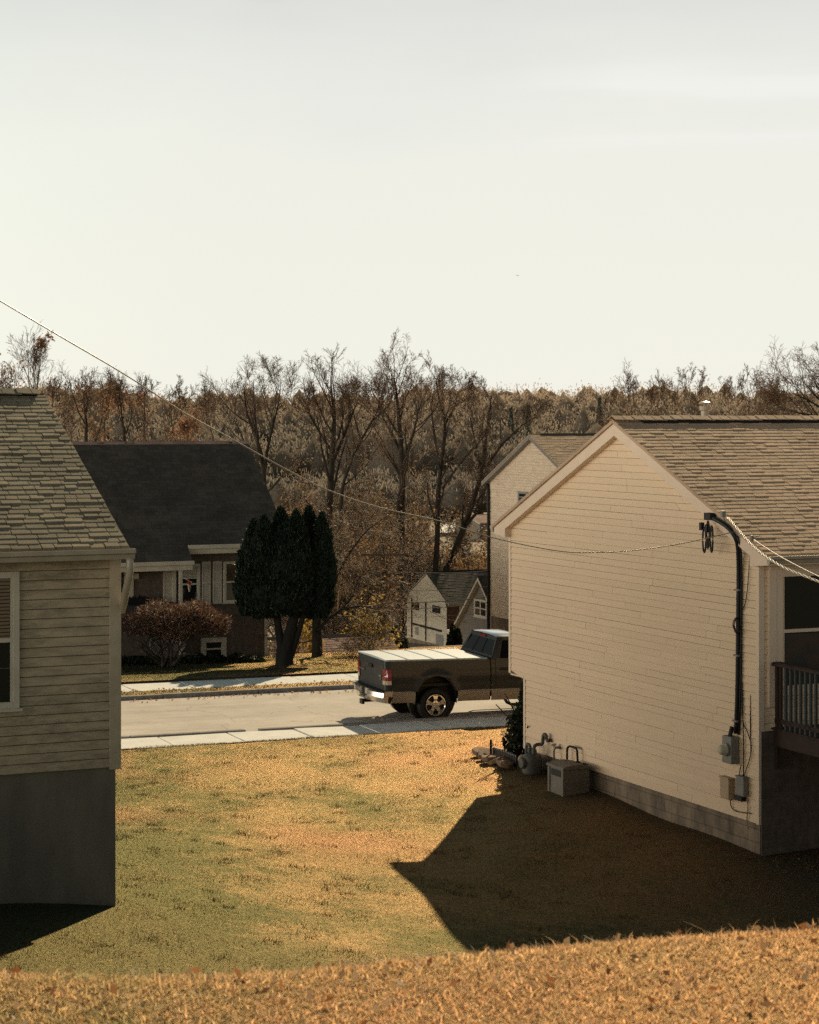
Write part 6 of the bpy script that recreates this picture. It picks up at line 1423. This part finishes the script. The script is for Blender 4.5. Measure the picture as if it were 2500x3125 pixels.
for i in range(14):
    f = i/13; c = p0.lerp(p1, f)-E0; g = gzat(p0.x+(p1.x-p0.x)*f, p0.y+(p1.y-p0.y)*f)-E0.z; hgt = .24
    mb = MB(); n = 9; pr = [(-.034, 0), (.034, 0)]+[(.034*math.cos(math.pi*k/n), hgt-.02+.034*math.sin(math.pi*k/n)) for k in range(n+1)]
    dx, dy = (p1.x-p0.x), (p1.y-p0.y); L = math.hypot(dx, dy); dx /= L; dy /= L
    mb.prism([(c.x+dx*a, c.y+dy*a, g+b) for a, b in pr], (-dy*.03, dx*.03, 0)); mb.build('picket', M['gloss'], ef, bevel=.010)
mb = MB(); g0 = gzat(p0.x, p0.y)-E0.z; mb.box(p0.x-E0.x-.06, p0.x-E0.x-.02, p0.y-E0.y-.02, p0.y-E0.y+.02, g0, g0+.40); mb.build('stake', M['trim_blk'], ef)

# ------------------------------------------------------------------ grass
def blades(name, X, Y, Z, h, w, mat, label, seg=1, lean=.5, seed=1, spring=None):
    rg = np.random.default_rng(seed); n = len(X)
    an = rg.uniform(0, 2*np.pi, n); wx, wy = np.cos(an)*w, np.sin(an)*w
    la = rg.uniform(0, 2*np.pi, n); lm = np.abs(rg.normal(0, lean, n)); lx, ly = np.cos(la)*lm*h, np.sin(la)*lm*h
    b0 = np.stack([X-wx, Y-wy, Z], 1); b1 = np.stack([X+wx, Y+wy, Z], 1)
    if seg == 1:
        t = np.stack([X+lx, Y+ly, Z+h], 1); v = np.stack([b0, b1, t], 1).reshape(-1, 3); f = np.arange(3*n).reshape(n, 3)
    else:
        m0 = np.stack([X-wx*.8+lx*.35, Y-wy*.8+ly*.35, Z+h*.6], 1); m1 = np.stack([X+wx*.8+lx*.35, Y+wy*.8+ly*.35, Z+h*.6], 1)
        t0 = np.stack([X-wx*.1+lx, Y-wy*.1+ly, Z+h*.95], 1); t1 = np.stack([X+wx*.1+lx, Y+wy*.1+ly, Z+h*.95], 1)
        v = np.stack([b0, b1, m0, m1, t0, t1], 1).reshape(-1, 3); i = np.arange(n)[:, None]*6
        f = np.concatenate([i+np.array([[0, 1, 3, 2]]), i+np.array([[2, 3, 5, 4]])])
    return tag(np_obj(name, v, f, mat), label, kind='stuff')
rg = np.random.default_rng(91)
# near bank
n = 120000; Yn = rg.uniform(4.6, 8.2, n); Xn = rg.uniform(-.30, .30, n)*Yn
h = rg.uniform(.008, .024, n)*(1+1.2*(rg.uniform(0, 1, n) > .985))
blades('bank_grass', Xn, Yn, lawn_z(Xn, Yn)-.004, h, rg.uniform(.0014, .0030, n), M['blade_near'], 'dry orange-tan grass on the near bank', 2, 1.3, 1)
# mid lawn
n = 300000; a = rg.uniform(-11, 9.5, n); b = rg.uniform(-27, -1.25, n); Xn, Yn = to_xy(a, b)
k = (np.abs(Xn/Yn) < .24) & (Yn > 18); Xn, Yn = Xn[k], Yn[k]; b = b[k]
cl = np.sin(Xn*3.1+np.sin(Yn*2.3))*np.sin(Yn*2.7+np.sin(Xn*1.9)); n = len(Xn)
h = np.clip(rg.uniform(.008, .026, n)*(1+.9*np.clip(cl, 0, 1)), .01, .11)*np.where(b > -1.6, .6, 1)
blades('lawn_grass', Xn, Yn, lawn_z(Xn, Yn)-.005, h, rg.uniform(.003, .007, n), M['blade'], 'short tan and green lawn grass', 1, .7, 2)
nc = 420; ca = rg.uniform(-10, 8, nc); cb_ = rg.uniform(-22, -1.5, nc); m_ = 34
a = (ca[:, None]+rg.normal(0, .07, (nc, m_))).ravel(); b = (cb_[:, None]+rg.normal(0, .07, (nc, m_))).ravel(); Xn, Yn = to_xy(a, b); n = len(Xn)
blades('grass_tufts', Xn, Yn, lawn_z(Xn, Yn)-.004, rg.uniform(.02, .065, n), rg.uniform(.004, .008, n), M['blade'], 'small darker tufts scattered over the lawn', 1, .8, 5)
n = 9000; a = rg.uniform(-12, 9, n); b = -1.46+np.abs(rg.normal(0, .07, n))*(.5+.5*np.sin(a*2.1)+.4*np.sin(a*5.3)); Xn, Yn = to_xy(a, b)
blades('edge_grass', Xn, Yn, np.full(n, 0.)-6.60-GR*a, rg.uniform(.02, .05, n), rg.uniform(.004, .009, n), M['blade'], 'ragged grass creeping over the pavement edge', 1, .9, 6)
n = 42000; a = rg.uniform(-14, 22, n); b = np.where(rg.uniform(0, 1, n) > .2, rg.uniform(8.55, 19.5, n), rg.uniform(6.40, 7.12, n)); Xn, Yn = to_xy(a, b)
zz = np.where(b < 8, -6.69+.072-GR*a+.065, far_z(Xn, Yn)); zz = np.where(b < 8, zroad(a)+.07, zz)
blades('far_grass', Xn, Yn, zz-.004, rg.uniform(.02, .06, n), rg.uniform(.006, .012, n), M['blade'], 'short grass across the street', 1, .6, 3)
# fallen leaves
n = 560; Yl = np.concatenate([rg.uniform(4.7, 6.4, 260), rg.uniform(21, 41, 300)]); Xl = rg.uniform(-.22, .22, n)*Yl
a, b = to_xy(0, 0), None
zl = lawn_z(Xl, Yl)+np.where(Yl < 10, .022, .03)
v, f = leaf_cards(rg, np.stack([Xl, Yl, zl], 1), .017, .002); 
tag(np_obj('fallen_leaves', v, f, M['leaflitter']), 'scattered fallen leaves on the grass', kind='stuff')
n = 900; a = rg.uniform(-12, 9, n); b = np.where(rg.uniform(0, 1, n) > .5, rg.uniform(6.4, 7.2, n), rg.uniform(5.6, 6.2, n)*1.); Xl, Yl = to_xy(a, b)
v, f = leaf_cards(rg, np.stack([Xl, Yl, zroad(a)+np.where(b > 6.36, .10, .02)], 1), .035, .01)
tag(np_obj('gutter_leaves', v, f, M['leaflitter']), 'leaf litter along the far kerb', kind='stuff')

# bird
c = at(1582, 841, 95); o = thing('bird', 'tiny bird gliding in the open sky', 'bird', tuple(c))
mb = MB(); mb.lathe((0, 0, 0), (.2, 1, .1), [(.0, -.06), (.018, -.03), (.016, .03), (.0, .07)], 8); mb.build('body', M['bird'], o)
for sg in (-1, 1): mb = MB(); mb.add([(0, -.025, .005), (0, .03, .005), (sg*.07, .015, .03), (sg*.12, -.03, .012), (sg*.07, -.03, .03)], [(0, 1, 2, 3, 4)]); mb.build('wing', M['bird'], o)

# ------------------------------------------------------------------ sun, sky, camera
SKY_BACK, SKY_FILL = .64, 8.2
SUN_EL, SUN_AZ = R(29.5), R(13)              # azimuth from +Y towards +X
sd_ = Vector((math.sin(SUN_AZ)*math.cos(SUN_EL), math.cos(SUN_AZ)*math.cos(SUN_EL), math.sin(SUN_EL)))
sl_ = bpy.data.lights.new('sun', 'SUN'); sl_.energy = 5.0; sl_.angle = R(.53); sl_.color = (1., .81, .52)
so = bpy.data.objects.new('sun', sl_); COL.objects.link(so); so.rotation_euler = sd_.to_track_quat('Z', 'Y').to_euler(); so.location = (0, 0, 40)
W = bpy.data.worlds.new('World'); S.world = W; W.use_nodes = True; nt = W.node_tree; nt.nodes.clear()
out = nt.nodes.new('ShaderNodeOutputWorld'); bg = nt.nodes.new('ShaderNodeBackground'); nt.links.new(bg.outputs[0], out.inputs[0])
sky = nt.nodes.new('ShaderNodeTexSky'); sky.sky_type = 'NISHITA'; sky.sun_disc = False; sky.sun_elevation = SUN_EL; sky.sun_rotation = SUN_AZ; sky.air_density = 1.2; sky.dust_density = 3.; sky.ozone_density = 1.
d = nt.nodes.new('ShaderNodeTexCoord').outputs['Generated']
nrm = nt.nodes.new('ShaderNodeVectorMath'); nrm.operation = 'NORMALIZE'; nt.links.new(d, nrm.inputs[0])
dot = nt.nodes.new('ShaderNodeVectorMath'); dot.operation = 'DOT_PRODUCT'; nt.links.new(nrm.outputs[0], dot.inputs[0]); dot.inputs[1].default_value = (math.sin(SUN_AZ)*.99, math.cos(SUN_AZ)*.99, .14)
msk = _ramp(nt, [(.80, (0, 0, 0)), (.955, (1, 1, 1))], 'EASE'); nt.links.new(dot.outputs['Value'], msk.inputs[0])
sep = nt.nodes.new('ShaderNodeSeparateXYZ'); nt.links.new(nrm.outputs[0], sep.inputs[0])
# milky veil of thin haze low in front, a touch greyer higher up, with faint streaks of cloud
veil = _ramp(nt, [(0, (.90, .885, .785)), (.05, (.885, .88, .785)), (.13, (.855, .86, .785)), (.175, (.80, .81, .76)), (.212, (.735, .745, .715)), (.25, (.40, .43, .43)), (.36, (.20, .23, .24))])
nz = _noise(nt, _map(nt, nrm.outputs[0], (3., 3., 9.)), 2.2, 4).outputs[0]
nt.links.new(_math(nt, 'ADD', sep.outputs[2], _math(nt, 'MULTIPLY_ADD', nz, .06, -.03)), veil.inputs[0])
cn = _noise(nt, _map(nt, nrm.outputs[0], (4., 4., 60.)), 1.6, 3, .5).outputs[0]
cr = _ramp(nt, [(.30, (0, 0, 0)), (.55, (1, 1, 1))]); nt.links.new(cn, cr.inputs[0])
side = _ramp(nt, [(.53, (0, 0, 0)), (.60, (1, 1, 1))]); nt.links.new(_math(nt, 'MULTIPLY_ADD', sep.outputs[0], 1.0, .5), side.inputs[0])
wz = _math(nt, 'ADD', sep.outputs[2], _math(nt, 'MULTIPLY_ADD', _noise(nt, _map(nt, nrm.outputs[0], (9., 9., 9.)), 1.5, 3).outputs[0], .012, -.006))
hi = _ramp(nt, [(.128, (0, 0, 0)), (.135, (1, 1, 1)), (.1365, (1, 1, 1)), (.142, (0, 0, 0)), (.149, (0, 0, 0)), (.157, (1, 1, 1)), (.161, (1, 1, 1)), (.176, (0, 0, 0))]); nt.links.new(wz, hi.inputs[0])
cf = _math(nt, 'MULTIPLY', _math(nt, 'MULTIPLY', cr.outputs[0], side.outputs[0]), hi.outputs[0])
veilc = _mix(nt, _math(nt, 'MULTIPLY', cf, .85), veil.outputs[0], (.89, .89, .85))
hz = nt.nodes.new('ShaderNodeVectorMath'); hz.operation = 'MULTIPLY'; nt.links.new(nrm.outputs[0], hz.inputs[0]); hz.inputs[1].default_value = (1, 1, 0)
hn = nt.nodes.new('ShaderNodeVectorMath'); hn.operation = 'NORMALIZE'; nt.links.new(hz.outputs[0], hn.inputs[0])
hd = nt.nodes.new('ShaderNodeVectorMath'); hd.operation = 'DOT_PRODUCT'; nt.links.new(hn.outputs[0], hd.inputs[0]); hd.inputs[1].default_value = (math.sin(SUN_AZ), math.cos(SUN_AZ), 0)
# bright hazy band near the horizon, stronger towards the sun, dark clear sky overhead and behind
band = _ramp(nt, [(.0, (.1,)*3), (.495, (.2,)*3), (.505, (1.,)*3), (.56, (.9,)*3), (.63, (.42,)*3), (.71, (.14,)*3), (.85, (.05,)*3), (1, (.03,)*3)]); nt.links.new(_math(nt, 'MULTIPLY_ADD', sep.outputs[2], .5, .5), band.inputs[0])
turn = _ramp(nt, [(0, (SKY_BACK,)*3), (.35, (SKY_BACK,)*3), (.60, (.55,)*3), (.80, (.75,)*3), (.95, (.9,)*3)]); nt.links.new(_math(nt, 'MULTIPLY_ADD', hd.outputs['Value'], .5, .5), turn.inputs[0])
gd = nt.nodes.new('ShaderNodeVectorMath'); gd.operation = 'DOT_PRODUCT'; nt.links.new(hn.outputs[0], gd.inputs[0]); gd.inputs[1].default_value = (-.96, -.28, 0)
lobe = _ramp(nt, [(.45, (0,)*3), (.75, (.55,)*3), (1, (1,)*3)], 'EASE'); nt.links.new(gd.outputs['Value'], lobe.inputs[0])
low = _ramp(nt, [(.0, (0,)*3), (.495, (0,)*3), (.505, (1.,)*3), (.545, (1.,)*3), (.58, (.25,)*3), (.62, (0,)*3)]); nt.links.new(_math(nt, 'MULTIPLY_ADD', sep.outputs[2], .5, .5), low.inputs[0])
side_fill = _mix(nt, 1., _mix(nt, 1., lobe.outputs[0], low.outputs[0], 'MULTIPLY'), (SKY_FILL*1.02, SKY_FILL*.93, SKY_FILL*.78), 'MULTIPLY')  # low glow added left of the view to light the gable wall
glow = _mix(nt, 1., _mix(nt, 1., _mix(nt, 1., band.outputs[0], turn.outputs[0], 'MULTIPLY'), (1., .97, .88), 'MULTIPLY'), side_fill, 'ADD')
skyc = _mix(nt, 1., glow, _mix(nt, 1., sky.outputs[0], (.012, .022, .020), 'MULTIPLY'), 'ADD')
nt.links.new(_mix(nt, msk.outputs[0], skyc, veilc), bg.inputs['Color']); bg.inputs['Strength'].default_value = 1.
cam = bpy.data.cameras.new('camera'); co = bpy.data.objects.new('camera', cam); COL.objects.link(co); S.camera = co
co.location = (0, 0, 0); co.rotation_euler = (R(90), 0, 0)
cam.sensor_fit = 'HORIZONTAL'; cam.sensor_width = 36; cam.lens = F/2500*36; cam.shift_y = -(1562.5-1275)/2500
cam.clip_start = .1; cam.clip_end = 6000
cam.dof.use_dof = True; cam.dof.focus_distance = 42; cam.dof.aperture_fstop = 13
S.view_settings.view_transform = 'Standard'; S.view_settings.look = 'None'; S.view_settings.exposure = 0; S.view_settings.gamma = 1
S.render.engine = 'CYCLES'; S.cycles.max_bounces = 7; S.cycles.transparent_max_bounces = 8; S.cycles.use_denoising = False
